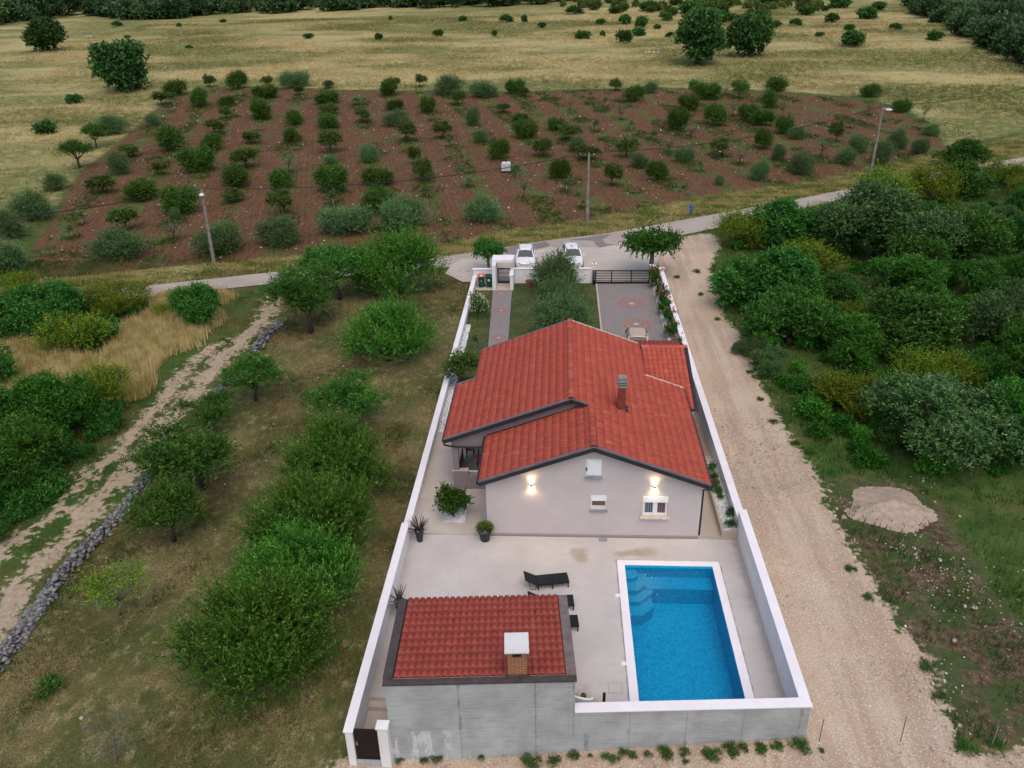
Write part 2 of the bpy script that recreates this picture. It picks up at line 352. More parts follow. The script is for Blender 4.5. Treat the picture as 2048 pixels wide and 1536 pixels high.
M['water'] = water()
def emis(name, c, st):
    t = NT(name); t.b.inputs['Emission Color'].default_value = (*c, 1); t.b.inputs['Emission Strength'].default_value = st; return t.fin((.8, .8, .8), .4)
M['lampglow'] = emis('warm_lamp_lens', (1, .72, .38), 70.0)
def stone_mat(name, a, b, c):
    t = NT(name); v = t.attr('v'); k = t.mix(t.ss(v, 0, .5), a, b); k = t.mix(t.ss(v, .6, 1), k, c); k = t.mix(t.ss(t.noise(9, 4), .4, .75, 0, .4), k, tuple(x*.5 for x in a)); return t.fin(k, .9)
M['drystone'] = stone_mat('grey_limestone', (.10, .10, .105), (.19, .19, .195), (.30, .295, .29)); M['rubble'] = stone_mat('pale_rubble', (.32, .26, .21), (.46, .40, .34), (.62, .58, .54)); M['pebble'] = stone_mat('white_pebble', (.55, .54, .56), (.70, .69, .72), (.80, .80, .82))
# foliage
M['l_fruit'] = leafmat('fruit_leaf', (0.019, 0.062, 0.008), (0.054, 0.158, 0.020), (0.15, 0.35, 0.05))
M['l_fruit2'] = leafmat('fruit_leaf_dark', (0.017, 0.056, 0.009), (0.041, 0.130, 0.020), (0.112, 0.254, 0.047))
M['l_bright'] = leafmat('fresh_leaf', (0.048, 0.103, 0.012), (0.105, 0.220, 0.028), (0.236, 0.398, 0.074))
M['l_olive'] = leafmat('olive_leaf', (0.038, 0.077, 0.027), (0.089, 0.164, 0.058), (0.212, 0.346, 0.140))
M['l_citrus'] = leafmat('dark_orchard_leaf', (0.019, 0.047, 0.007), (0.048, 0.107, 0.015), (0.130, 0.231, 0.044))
M['l_young'] = leafmat('young_orchard_leaf', (0.034, 0.059, 0.012), (0.082, 0.125, 0.029), (0.184, 0.230, 0.069))
M['l_laurel'] = leafmat('laurel_leaf', (0.015, 0.062, 0.011), (0.043, 0.137, 0.022), (0.125, 0.287, 0.052))
M['l_bright2'] = leafmat('heath_leaf', (0.014, 0.061, 0.008), (0.039, 0.144, 0.016), (0.114, 0.304, 0.041))
M['l_grey'] = leafmat('greygreen_leaf', (0.027, 0.069, 0.017), (0.065, 0.143, 0.040), (0.182, 0.273, 0.095))
M['l_yellow'] = leafmat('yellowgreen_leaf', (.070, .110, .008), (.165, .215, .014), (.32, .36, .03))
M['l_oak'] = leafmat('oak_leaf', (0.017, 0.044, 0.014), (0.044, 0.101, 0.027), (0.109, 0.206, 0.056))
M['l_wood'] = leafmat('far_wood_leaf', (0.021, 0.042, 0.019), (0.048, 0.090, 0.036), (0.109, 0.178, 0.069))
M['l_mulb'] = leafmat('mulberry_leaf', (0.016, 0.057, 0.008), (0.040, 0.130, 0.019), (0.103, 0.265, 0.047)); M['l_twig'] = leafmat('dry_twig', (0.128, 0.109, 0.096), (0.205, 0.179, 0.154), (0.282, 0.256, 0.230), 0)
M['l_palm'] = leafmat('palm_leaf', (0.040, 0.079, 0.016), (0.099, 0.176, 0.033), (0.221, 0.324, 0.074)); M['l_drac'] = leafmat('dark_red_strap_leaf', (0.017, 0.012, 0.012), (0.050, 0.035, 0.033), (0.132, 0.103, 0.089), .1)
M['f_pink'] = leafmat('pink_petal', (.62, .04, .14), (.75, .08, .20), (.85, .30, .40), .3); M['f_white'] = leafmat('cream_petal', (.55, .52, .38), (.70, .66, .5), (.8, .78, .65), .3); M['f_purple'] = leafmat('purple_petal', (.05, .04, .14), (.08, .06, .2), (.14, .1, .3), .2)
M['l_red'] = leafmat('reddish_leaf', (0.079, 0.036, 0.020), (0.110, 0.110, 0.033), (0.294, 0.132, 0.074))
def grassmat(name, g0, g1, d0, d1, sc, lo, hi, stretch=(1, 1, 1)):
    t = NT(name); v = t.attr('v'); n = t.noise(sc, 4, t.vmul(t.pos(), stretch))
    k = t.mix(t.ss(n, lo, hi), t.mix(v, g0, g1), t.mix(v, d0, d1)); t.fin(k, .8, spec=.1)
    tr = t.n('BsdfTranslucent'); t.set(tr.inputs[0], k); mx = t.n('MixShader'); mx.inputs[0].default_value = .3
    t.t.links.new(t.b.outputs[0], mx.inputs[1]); t.t.links.new(tr.outputs[0], mx.inputs[2]); t.t.links.new(mx.outputs[0], t.out.inputs[0]); return t.m
FST = (.45, 1.0, 1)
M['g_field'] = grassmat('field_grass', (.17, .18, .06), (.30, .27, .10), (.46, .36, .17), (.66, .52, .27), .05, .40, .60, FST)
M['g_tall'] = grassmat('tall_dry_grass', (.34, .28, .09), (.55, .44, .17), (.62, .49, .22), (.85, .70, .38), 1.1, .38, .62)
M['g_lot'] = grassmat('lot_grass', (.030, .050, .012), (.065, .085, .022), (.15, .105, .048), (.34, .25, .12), .45, .38, .60)
M['g_green'] = grassmat('meadow_grass', (.032, .080, .016), (.065, .145, .028), (.11, .145, .040), (.26, .26, .10), .30, .42, .68)
M['g_verge'] = grassmat('verge_grass', (.11, .155, .034), (.19, .24, .06), (.34, .27, .11), (.50, .40, .18), .55, .42, .58, (.5, 1.3, 1))
M['g_weed'] = grassmat('weed_grass', (.040, .068, .018), (.085, .125, .032), (.07, .095, .025), (.14, .16, .05), .5, .4, .6)
M['g_lawn'] = grassmat('lawn_grass', (.034, .072, .016), (.070, .125, .028), (.08, .095, .034), (.15, .145, .06), .6, .45, .7)

# ------------------------------------------------------------------ ground
GRAVEL = [(1300,530),(1316,497),(1360,474),(1420,466),(1440,486),(1418,545),(1440,620),(1488,680),(1515,760),(1555,830),(1600,905),(1640,965),(1668,1040),(1700,1095),(1735,1140),(1755,1200),(1800,1250),(1845,1310),(1875,1380),(1890,1440),(1925,1505),(2080,1490),(2080,1640),(560,1640),(650,1528),(740,1515),(1000,1480),(1300,1450),(1500,1440),(1470,1200),(1390,900),(1320,700)]
SOIL = [(55,560),(60,500),(115,425),(155,350),(235,290),(335,200),(430,176),(640,181),(1000,187),(1300,177),(1560,187),(1740,200),(1830,238),(1880,280),(1895,298),(1800,328),(1650,358),(1400,395),(1180,438),(1000,463),(880,492),(700,508),(560,514),(430,528),(250,545)]
VERGE = [(-90,610),(55,562),(250,545),(430,528),(560,514),(700,508),(880,492),(1000,463),(1180,438),(1400,395),(1650,358),(1895,298),(2150,255),(2150,318),(1700,378),(1480,420),(1200,470),(1000,498),(880,515),(548,545),(270,575),(-90,625)]
FIELD = [(-90,600),(55,450),(115,400),(155,345),(235,285),(335,196),(430,172),(640,178),(1000,183),(1300,173),(1560,182),(1750,195),(1840,232),(1895,290),(2150,250)]
LOT = [(548,578),(740,546),(905,540),(960,570),(935,640),(700,1460),(690,1525),(560,1650),(-260,1650),(-160,1450),(0,1340),(130,1145),(240,1020),(320,930),(440,790),(520,690)]
RUT = [[(-90,1180),(0,1107),(48,1068),(110,1030),(158,963),(230,910),(311,814),(373,739),(431,691)], [(-90,1370),(0,1241),(29,1183),(72,1135),(144,1068),(216,982),(268,939),(307,877),(387,792),(439,722),(483,682),(527,634),(548,596)]]
TALL = [(-60,840),(-60,680),(60,690),(200,725),(280,650),(310,605),(420,592),(462,600),(455,640),(400,680),(330,725),(265,790),(210,800),(130,775),(60,800)]
RUBBLE = [(1640,960),(1690,950),(1800,960),(1880,1000),(1930,1090),(2000,1200),(2100,1290),(2120,1480),(1940,1495),(1880,1400),(1790,1260),(1730,1150),(1680,1060)]
Pg = {k: poly_g(v) for k, v in dict(gravel=GRAVEL, soil=SOIL, verge=VERGE, lot=LOT, tall=TALL, rubble=RUBBLE).items()}
Pg['field'] = np.vstack([poly_g(FIELD), [[500, 120], [520, 700], [-520, 700], [-400, 90]]])
Rg = [poly_g(r) for r in RUT]
def axis(lo, a, b, hi, st, gr=1.06):
    c = list(np.arange(a, b, st)); q = st; x = b
    while x < hi: c.append(x); q *= gr; x += q
    q = st; x = a
    pre = []
    while x > lo: q *= gr; x -= q; pre.append(x)
    return np.array(pre[::-1]+c)
ROAD_A = [(-120,618),(100,592),(270,575),(548,545),(735,530),(880,515),(1000,498),(1090,482),(1200,470),(1330,447),(1480,420),(1590,400),(1700,378),(1850,347),(2048,315),(2200,290)]
ROAD_B = [(-120,648),(100,618),(270,597),(548,568),(735,548),(890,536),(1000,524),(1090,508),(1200,498),(1340,476),(1480,447),(1590,422),(1700,396),(1850,364),(2048,331),(2200,305)]
ROADP = poly_g(ROAD_A+ROAD_B[::-1])
def in_lot(X, Y, m=0.0): return (X > -7.2+m) & (X < 8.6-m) & (Y > 20.6+m) & (Y < 67.0-m)
def build_ground():
    xs = axis(-520, -46, 42, 520, .6, 1.05); ys = axis(-30, 12, 80, 700, .6, 1.035)
    X, Y = np.meshgrid(xs, ys); rng = np.random.default_rng(3)
    Z = tz(X, Y); bumps = np.zeros_like(Z)
    for k in range(14):
        a = rng.uniform(0, 6.28); w = rng.uniform(.25, 1.7); bumps += np.sin((X*math.cos(a)+Y*math.sin(a))*w+rng.uniform(0, 6.28))*.018/ (w**.5)
    flat = np.maximum(sdf(ROADP, X, Y), sdf(np.array([(-9, 66), (12, 66), (14, 86), (-12, 80)]), X, Y))
    Z = Z+bumps*sstep(-.5, -5, flat)
    Z = np.where(in_lot(X, Y, .7), -2.6, Z)
    at = {}
    for k, p in Pg.items(): at['s_'+k] = np.clip(sdf(p, X, Y), -8, 8).ravel()
    at['s_rut'] = np.clip(-np.minimum(dline(Rg[0], X, Y)-.55, dline(Rg[1], X, Y)-.8), -8, 8).ravel()
    ny, nx = X.shape; i = np.arange(ny*nx).reshape(ny, nx)
    Fc = np.stack([i[:-1, :-1], i[:-1, 1:], i[1:, 1:], i[1:, :-1]], -1).reshape(-1, 4)
    t = NT('ground'); A = lambda k: t.attr('s_'+k)
    n05 = t.noise(.05, 4, t.vmul(t.pos(), FST)); n2 = t.noise(.22, 5); n7 = t.noise(.7, 5); n3 = t.noise(3.2, 5); n15 = t.noise(14, 4); sp = t.vor(7.0, out='Distance')
    ns = t.noise(1.6, 5, t.vmul(t.pos(), (.5, 1.6, 1)), dist=.8)
    n9 = t.noise(1.5, 7, t.vmul(t.pos(), (1.3, .9, 1)), rough=.78, dist=.25)
    wob = t.math('MULTIPLY', t.math('SUBTRACT', n7, .5), 3.2); wob2 = t.math('ADD', t.math('MULTIPLY', t.math('SUBTRACT', n3, .5), 1.8), wob)
    def zone(k, w=.25, amp=None): return t.ss(t.math('ADD', A(k), wob2 if amp is None else amp), -w, w)
    green = t.mix(t.ss(n7, .35, .7), (.038, .085, .018), (.078, .135, .030)); green = t.mix(t.ss(n2, .45, .7), green, (.115, .118, .040)); green = t.mix(t.ss(n3, .45, .7, 0, .5), green, (.085, .105, .035)); green = t.mix(t.ss(n15, .45, .8, 0, .6), green, (.028, .035, .014))
    col = green
    # dry meadow beyond the orchard
    f = t.mix(t.ss(n05, .40, .60), (.155, .172, .054), (.40, .34, .155)); f = t.mix(t.ss(t.noise(.09, 5, t.vmul(t.pos(), FST)), .50, .68, 0, .8), f, (.115, .13, .042)); f = t.mix(t.ss(n7, .48, .68, 0, .6), f, (.42, .33, .165)); f = t.mix(t.ss(t.noise(.4, 6, rough=.7), .52, .66, 0, .7), f, (.12, .125, .045)); f = t.mix(t.ss(n3, .5, .75, 0, .55), f, (.12, .10, .05)); f = t.mix(t.ss(t.noise(1.4, 5, rough=.75), .56, .68, 0, .6), f, (.46, .37, .20))
    col = t.mix(zone('field', 1.2), col, f)
    v = t.mix(t.ss(ns, .42, .6), (.14, .165, .045), (.38, .30, .14)); v = t.mix(t.ss(n15, .45, .8, 0, .5), v, (.10, .085, .04)); col = t.mix(zone('verge', .4), col, v)
    so = t.mix(t.ss(n3, .3, .7), (.100, .048, .024), (.172, .088, .050)); so = t.mix(t.ss(n7, .5, .7, 0, .5), so, (.165, .112, .066)); so = t.mix(t.ss(t.noise(1.0, 4, t.vmul(t.pos(), (2.6, .45, 1))), .45, .62, 0, .45), so, (.070, .036, .022))
    so = t.mix(t.ss(t.noise(5.5, 3), .60, .68, 0, .6), so, (.27, .20, .14)); so = t.mix(t.ss(t.math('ADD', t.noise(.33, 5), t.math('MULTIPLY', n3, .35)), .74, .86, 0, .7), so, (.080, .115, .032))
    q = t.xyz(); u = t.math('DIVIDE', t.math('ADD', t.math('ADD', t.math('MULTIPLY', q[0], .9679), t.math('MULTIPLY', q[1], .2515)), 1.7), 5.7); cw = t.math('COSINE', t.math('MULTIPLY', u, 6.28318))
    gw = t.math('ADD', t.math('MULTIPLY', cw, .13), t.math('ADD', t.noise(.30, 5), t.math('MULTIPLY', t.math('SUBTRACT', n3, .5), .45))); so = t.mix(t.ss(gw, .52, .68, 0, .85), so, (.082, .120, .034)); so = t.mix(t.ss(t.math('COSINE', t.math('MULTIPLY', u, 56.0)), .2, .9, 0, .20), so, (.055, .028, .016))
    col = t.mix(zone('soil', .5), col, so)
    lo = t.mix(t.ss(n2, .40, .62), (.082, .098, .030), (.195, .160, .072)); lo = t.mix(t.ss(n9, .48, .68, 0, .75), lo, (.36, .30, .155)); lo = t.mix(t.ss(n15, .42, .66, 0, .7), lo, (.060, .052, .024)); lo = t.mix(t.ss(t.noise(9, 5, rough=.8), .56, .68, 0, .6), lo, (.36, .29, .15)); lo = t.mix(t.ss(n7, .56, .70, 0, .75), lo, (.050, .072, .022))
    col = t.mix(zone('lot', .3), col, lo)
    ru = t.mix(t.ss(n3, .35, .7), (.34, .265, .19), (.45, .355, .265)); col = t.mix(t.ss(t.math('ADD', A('rut'), t.math('ADD', t.math('MULTIPLY', t.math('SUBTRACT', n3, .5), 2.6), t.math('MULTIPLY', t.math('SUBTRACT', n7, .5), 2.2))), -.05, .3, 0, .92), col, ru)
    rb = t.mix(t.ss(n3, .35, .65), (.065, .045, .030), (.15, .105, .070)); rb = t.mix(t.ss(sp, .22, .12, 0, .7), rb, (.40, .33, .27)); rb = t.mix(t.ss(n7, .42, .58, 0, .75), rb, (.045, .085, .022)); col = t.mix(zone('rubble', .5), col, rb)
    gr = t.mix(t.ss(n2, .35, .68), (.46, .34, .245), (.55, .435, .335)); gr = t.mix(t.ss(t.noise(1.0, 4, t.vmul(t.pos(), (1.1, .09, 1)), dist=.4), .45, .62, 0, .6), gr, (.37, .265, .19)); gr = t.mix(t.ss(n7, .56, .75, 0, .5), gr, (.46, .40, .36)); gr = t.mix(t.ss(n3, .60, .78, 0, .35), gr, (.34, .22, .14))
    gr = t.mix(t.ss(t.vor(9.0), .05, .45, .75, 0), gr, (.70, .62, .53)); gr = t.mix(t.ss(t.noise(17, 3), .5, .72, 0, .75), gr, (.22, .165, .125)); gr = t.mix(t.ss(n15, .62, .75, 0, .35), gr, (.20, .15, .11))
    col = t.mix(zone('gravel', .22, t.math('ADD', t.math('MULTIPLY', t.math('SUBTRACT', n3, .5), 2.2), t.math('MULTIPLY', t.math('SUBTRACT', n7, .5), 1.6))), col, gr)
    h = t.math('ADD', t.math('MULTIPLY', n3, .6), t.math('ADD', t.math('MULTIPLY', n15, .4), t.math('MULTIPLY', t.noise(45, 2), .15))); t.bump(h, .55, .10)
    me = npmesh('ground', np.stack([X.ravel(), Y.ravel(), Z.ravel()], 1), Fc, [t.fin(col, .95, spec=.1)], pattr=at, smooth=True)
    tag(link('ground', me), 'rolling ground of dry meadow, red soil, straw lot and beige gravel', 'ground', kind='structure')
build_ground()
def strip(name, A, B, mat, dz, label, cat, n=90):
    """sheet between two picture polylines laid on the terrain"""
    def rs(P):
        P = poly_g(P); d = np.r_[0, np.cumsum(np.hypot(*np.diff(P, axis=0).T))]; u = np.linspace(0, d[-1], n); return np.stack([np.interp(u, d, P[:, 0]), np.interp(u, d, P[:, 1])], 1)
    a, b = rs(A), rs(B); mb = MB(); k = 5; V = []
    for i in range(n):
        for j in range(k):
            p = a[i]*(1-j/(k-1))+b[i]*j/(k-1); V.append((p[0], p[1], float(tz(*p))+dz))
    mb.add(V, [(i*k+j, i*k+j+1, (i+1)*k+j+1, (i+1)*k+j) for i in range(n-1) for j in range(k-1)])
    o = mb.build(name, mat, smooth=True); return tag(o, label, cat, kind='structure')
strip('road', ROAD_A, ROAD_B, M['road'], .05, 'narrow pale asphalt country road between the orchard and the house', 'road')
def sheet(name, P, mat, dz, label, cat, sub=None):
    P = [(p[0], max(p[1], 66.96) if name == 'forecourt' else p[1]) for p in (poly_g(P) if sub is None else np.array(P))]; mb = MB(); V = [(x, y, float(tz(x, y))+dz) for x, y in P]
    tris = tessellate_polygon([[Vector(v) for v in V]]); mb.add(V, tris); return tag(mb.build(name, mat), label, cat, kind='structure')
sheet('forecourt', [(890,548),(905,530),(925,519),(1000,512),(1052,506),(1110,494),(1200,497),(1250,486),(1330,478),(1322,500),(1310,540),(1308,572),(1180,578),(942,580),(925,566)], M['fore'], .08, 'pale concrete forecourt where the two white cars are parked', 'forecourt')
sheet('asphalt_patch', [(1001,500),(1040,492),(1075,488),(1092,484),(1100,492),(1052,504),(1035,512),(1012,509)], M['tar'], .09, 'dark asphalt patch on the road beside the rear of the left car', 'asphalt patch')
sheet('asphalt_patch', [(1140,481),(1200,472),(1222,470),(1204,480),(1212,489),(1232,491),(1200,496),(1190,488),(1188,482)], M['tar'], .09, 'dark asphalt patch on the road above the gate pillar', 'asphalt patch')
# ------------------------------------------------------------------ tiled roofs
def tiles(name, mat, parent, P0, U, Vv, rng_fn, L, tw=.235, th=.40, amp=.072, lip=.026, seg=6, seed=0, local=False):
    """roof tiling: P0 corner at the ridge, U unit along ridge, Vv unit down the slope, rng_fn(v)->(u0,u1) or None"""
    rng = np.random.default_rng(seed); U = np.array(U, float); Vv = np.array(Vv, float); N = np.cross(U, Vv); N = N if N[2] > 0 else -N; P0 = np.array(P0, float)
    VV = []; FF = []; T = []; base = 0; r = 0
    while r*th < L-1e-6:
        v0 = r*th; v1 = min(L, v0+th); rg = rng_fn(.5*(v0+v1))
        if rg is not None:
            u0, u1 = rg; nc = max(1, int(round((u1-u0)/tw))); w = (u1-u0)/nc; m = nc*seg+1
            us = u0+np.arange(m)*w/seg; ph = np.arange(m)/seg; prof = amp*np.abs(np.sin(np.pi*ph))**.55-.045*(np.abs(ph-np.round(ph)) < 1e-6)
            jit = np.repeat(rng.normal(0, .004, nc), seg); jit = np.r_[jit, jit[-1]]
            rows = []
            for v, h in ((v0, 0.0), (v1, lip), (v1, 0.0)):
                hh = prof*(0.96 if h == 0 else 1.0)+h+jit
                if v == v1 and h == 0.0: hh = prof*.2-.02
                rows.append(P0[None]+us[:, None]*U+v*Vv+hh[:, None]*N)
            VV.append(np.concatenate(rows)); i = np.arange(m-1)
            for a in (0, 1):
                FF.append(np.stack([base+a*m+i, base+a*m+i+1, base+(a+1)*m+i+1, base+(a+1)*m+i], 1)); T.append(np.repeat(np.clip(rng.normal(.42, .20, nc), 0, 1), seg) if a == 0 else np.zeros(m-1))
            T[-1] = np.zeros(m-1); base += 3*m
        r += 1
    V = np.concatenate(VV)
    if not local: V = V-np.array(ORG.get(parent.name, (0, 0, 0)))
    me = npmesh(name, V, np.concatenate(FF), [mat], fattr={'tone': np.concatenate(T)}); return link(name, me, parent)
def ridge(name, mat, parent, a, b, rad=.17, seg=.42, seed=1):
    a, b = np.array(a, float), np.array(b, float); L = np.linalg.norm(b-a); d = (b-a)/L; n = max(1, round(L/seg)); rng = np.random.default_rng(seed)
    s = np.cross(d, (0, 0, 1)); V = []; F = []; T = []
    for i in range(n):
        p0 = a+d*(L*i/n); p1 = a+d*(L*(i+1)/n+.03); k = 8; b0 = len(V)
        for p, r in ((p0, rad), (p1, rad*1.14)):
            V += [p+s*r*math.cos(math.pi*j/(k-1))+np.array([0, 0, 1])*(r*.8*math.sin(math.pi*j/(k-1))-.03) for j in range(k)]
        F += [(b0+j, b0+j+1, b0+k+j+1, b0+k+j) for j in range(k-1)]; T += [rng.uniform(0, 1)]*(k-1)
    V = np.array(V)-np.array(ORG.get(parent.name, (0, 0, 0)))
    return link(name, npmesh(name, V, np.array(F), [mat], fattr={'tone': T}, smooth=False), parent)

# ------------------------------------------------------------------ house
SL = .371; CS = math.cos(math.atan(SL)); SN = math.sin(math.atan(SL))
def build_house():
    H = thing('house', 'single storey mauve grey house with stepped red tiled gable roof and two lit wall lamps', 'house', (1.6, 38.5, .12))
    zr = lambda x: 5.22-SL*(x-1.58)                       # right slope plane
    zl = lambda x: 5.58+SL*(x-.62)                        # main left slope
    zll = lambda x: 5.22+SL*(x-1.58)                      # low left slope
    y0 = 32.0; D = .16
    # front gable wall with window openings
    outer = [(-3.36, -.1), (6.6, -.1), (6.6, zr(6.6)-D), (1.58, 5.22-D), (-3.36, zll(-3.36)-D)]
    holes = dict(hatch=(1.27, 3.45, 1.97, 4.33), small=(1.53, 1.58, 2.26, 2.38), big=(3.94, 1.26, 5.10, 2.36))
    loops = [[Vector((x, y0, z)) for x, z in outer]]
    for x0, z0, x1, z1 in holes.values(): loops.append([Vector(p) for p in ((x0, y0, z0), (x0, y0, z1), (x1, y0, z1), (x1, y0, z0))])
    mb = MB(); flat = [v for l in loops for v in l]; mb.add(flat, [tuple(t) for t in tessellate_polygon(loops)])
    for x0, z0, x1, z1 in holes.values():
        d = .14; c = [(x0, z0), (x0, z1), (x1, z1), (x1, z0)]
        for i in range(4):
            a, b = c[i], c[(i+1) % 4]; mb.poly([(a[0], y0, a[1]), (b[0], y0, b[1]), (b[0], y0+d, b[1]), (a[0], y0+d, a[1])])
    for i in range(len(outer)):
        a, b = outer[i], outer[(i+1) % len(outer)]; mb.poly([(a[0], y0, a[1]), (a[0], y0+3.72, a[1]), (b[0], y0+3.72, b[1]), (b[0], y0, b[1])])
    # rear body, right wing
    yb = 35.75
    mb.prism([(-3.30, 0), (4.40, 0), (4.40, zr(4.4)-D), (.62, 5.58-D), (-3.30, zl(-3.30)-D)], 1, yb, 44.95)
    mb.prism([(4.40, 0), (6.6, 0), (6.6, zr(6.6)-D), (4.40, zr(4.4)-D)], 1, yb+.003, 40.85)
    mb.prism([(-4.3, 0), (-3.3, 0), (-3.3, zl(-3.3)-D), (-4.3, zl(-4.3)-D)], 1, 41.2, 44.948)
    mb.build('wall', M['house'], H)
    # porch
    mb = MB(); yp = 35.70
    mb.prism([(-5.40, 2.58), (-3.36, 2.58), (-3.36, 2.30), (-3.36, zll(-3.36)-.3), (1.40, 5.0), (1.40, zl(.62)-.5), (.62, 5.58-D), (-5.40, zl(-5.40)-D)], 1, yp, yp+.25)
    mb.box(-5.40, yp+.25, 2.52, -5.15, 41.2, 3.22); mb.build('porch_beam', M['housedark'], H)
    MB().box(-5.38, yp+.02, .9, -5.08, yp+.30, 2.58).build('porch_pillar', M['housedark'], H); MB().box(-5.38, 40.9, .1, -5.08, 41.19, 2.52).build('porch_pillar', M['housedark'], H)
    MB().box(-5.40, yp, -.1, -4.62, yp+.22, 1.20).box(-4.62, yp, -.1, -3.363, yp+.22, .92).box(-5.40, yp+.22, -.1, -5.2, 38.6, 1.20).build('porch_parapet', M['housedark'], H)
    MB().box(-5.43, yp-.03, 1.20, -4.60, yp+.25, 1.24).box(-5.43, yp+.25, 1.20, -5.17, 38.6, 1.24).build('parapet_cap', M['sill'], H)
    mb = MB(); mb.box(-4.6, yp+.08, 1.13, -3.4, yp+.13, 1.17)
    for i in range(13): mb.box(-4.57+i*.093, yp+.09, .92, -4.55+i*.093, yp+.11, 1.13)
    mb.build('railing', M['offwhite'], H)
    MB().box(-5.2, 36.15, .1, -3.3, 41.2, .16).build('porch_floor', M['terrace'], H)
    MB().box(-3.40, 37.2, .16, -3.303, 38.3, 2.25).build('door', M['housedark'], H)
    # plinth on the front
    MB().box(-3.38, y0-.018, -.1, 6.62, y0-.001, .13).build('plinth', M['plinth'], H)
    # tiles
    f = lambda v: (32-.4, 45.22) if False else None
    def left(v): x = .62-v*CS; return (35.45, 45.22) if x > -4.55 else (35.45, 41.42)
    def right(v):
        x = .62+v*CS
        return (35.42, 45.22) if x < 1.6 else ((31.6, 45.22) if x < 4.65 else (31.6, 41.08))
    tiles('main_roof', M['tile'], H, (.62, 0, 5.58), (0, 1, 0), (-CS, 0, -SN), left, (5.72+.62)/CS, seed=1)
    tiles('main_roof', M['tile'], H, (.62, 0, 5.58), (0, 1, 0), (CS, 0, -SN), right, (6.87-.62)/CS, seed=2)
    tiles('lower_roof', M['tile'], H, (1.58, 0, 5.22), (0, 1, 0), (-CS, 0, -SN), lambda v: (31.6, 35.68), (1.58+3.62)/CS, seed=3)
    # slabs added under the tiles to block light and thicken the roof
    mb = MB()
    mb.prism([(.62, 5.55), (-5.68, zl(-5.68)-.03), (-5.68, zl(-5.68)-.13), (.62, 5.45)], 1, 35.47, 41.38)
    mb.prism([(.62, 5.55), (-4.52, zl(-4.52)-.03), (-4.52, zl(-4.52)-.13), (.62, 5.45)], 1, 41.38, 45.18)
    mb.prism([(1.6, 5.17), (6.83, zr(6.83)-.03), (6.83, zr(6.83)-.13), (1.6, 5.07)], 1, 31.62, 41.05)
    mb.prism([(.62, 5.55), (4.62, zr(4.62)-.03), (4.62, zr(4.62)-.13), (.62, 5.45)], 1, 41.05, 45.18)
    mb.prism([(.62, 5.545), (1.6, 5.175), (1.6, 5.075), (.62, 5.445)], 1, 35.47, 41.05)
    mb.prism([(1.58, 5.19), (-3.58, zll(-3.58)-.03), (-3.58, zll(-3.58)-.13), (1.58, 5.09)], 1, 31.62, 35.69)
    mb.build('roof_light_block', M['fascia'], H)
    for a, b, s in (((.62, 45.25, 5.60), (.62, 35.42, 5.60), 4), ((1.58, 35.5, 5.24), (1.58, 31.58, 5.24), 5)): ridge('ridge_cap', M['tile'], H, a, b, seed=s)
    # verge trims: dark bargeboard with grey cap
    def verge(pa, pb, cap, side=-1):
        m = MB(); a, b = np.array(pa), np.array(pb)
        m.bar(a+(0, side*.03, -.10), b+(0, side*.03, -.10), .04, .20, (0, 0, 1)).build('bargeboard', M['fascia'], H)
        MB().bar(a+(0, 0, .045), b+(0, 0, .045), .16, .05).build('verge_cap', cap, H)
    verge((1.58, 31.58, 5.22), (-3.64, 31.58, zll(-3.64)), M['verge']); verge((1.58, 31.58, 5.22), (6.88, 31.58, zr(6.88)), M['verge'])
    verge((.62, 35.42, 5.58), (-5.74, 35.42, zl(-5.74)), M['verge']); verge((.62, 35.42, 5.58), (1.5, 35.42, zr(1.5)), M['verge'])
    verge((.62, 45.25, 5.58), (-4.58, 45.25, zl(-4.58)), M['verge'], 1); verge((.62, 45.25, 5.58), (4.68, 45.25, zr(4.68)), M['verge_lit'], 1)
    verge((-4.52, 41.45, zl(-4.52)), (-5.74, 41.45, zl(-5.74)), M['verge'], 1); verge((4.65, 41.1, zr(4.65)), (6.88, 41.1, zr(6.88)), M['verge_lit'], 1)
    MB().bar((1.55, 35.66, 5.25), (-3.6, 35.66, zll(-3.6)+.07), .05, .05).build('flashing', M['fascia'], H)
    # gutters and downpipes
    for x, a, b, z in ((-5.78, 35.4, 41.45, zl(-5.72)-.05), (-4.62, 41.45, 45.25, zl(-4.56)-.05), (6.94, 31.55, 41.1, zr(6.87)-.05), (4.72, 41.1, 45.25, zr(4.65)-.05), (-3.69, 31.55, 35.9, zll(-3.62)-.05)):
        MB().tube([(x, a, z), (x, b, z)], .065, 8).build('gutter', M['fascia'], H)
    MB().tube([(-5.78, 35.5, 3.1), (-5.74, 35.55, 2.85), (-5.4, 35.63, 2.72), (-3.5, 35.63, 2.68), (-3.42, 35.63, 2.6), (-3.42, 35.63, .12)], .045, 8).build('downpipe', M['fascia'], H)
    MB().tube([(6.94, 31.6, 3.15), (6.94, 31.7, 2.95), (6.68, 32.1, 2.7), (6.68, 32.1, .12)], .045, 8).build('downpipe', M['fascia'], H)
    # chimney
    ch = MB().box(2.91, 36.0, 4.3, 3.29, 36.40, 5.92).build('chimney', M['redbrick'], H)
    m = MB(); m.box(2.87, 35.96, 5.92, 3.33, 36.45, 5.99)
    for z in (6.09, 6.22): m.prism([(2.86, z), (3.34, z), (3.29, z+.06), (2.91, z+.06)], 1, 35.95, 36.46)
    m.box(2.96, 36.05, 5.99, 3.24, 36.36, 6.36); m.box(2.90, 36.0, 6.36, 3.30, 36.41, 6.41); m.build('chimney_cap', M['capgrey'], ch)
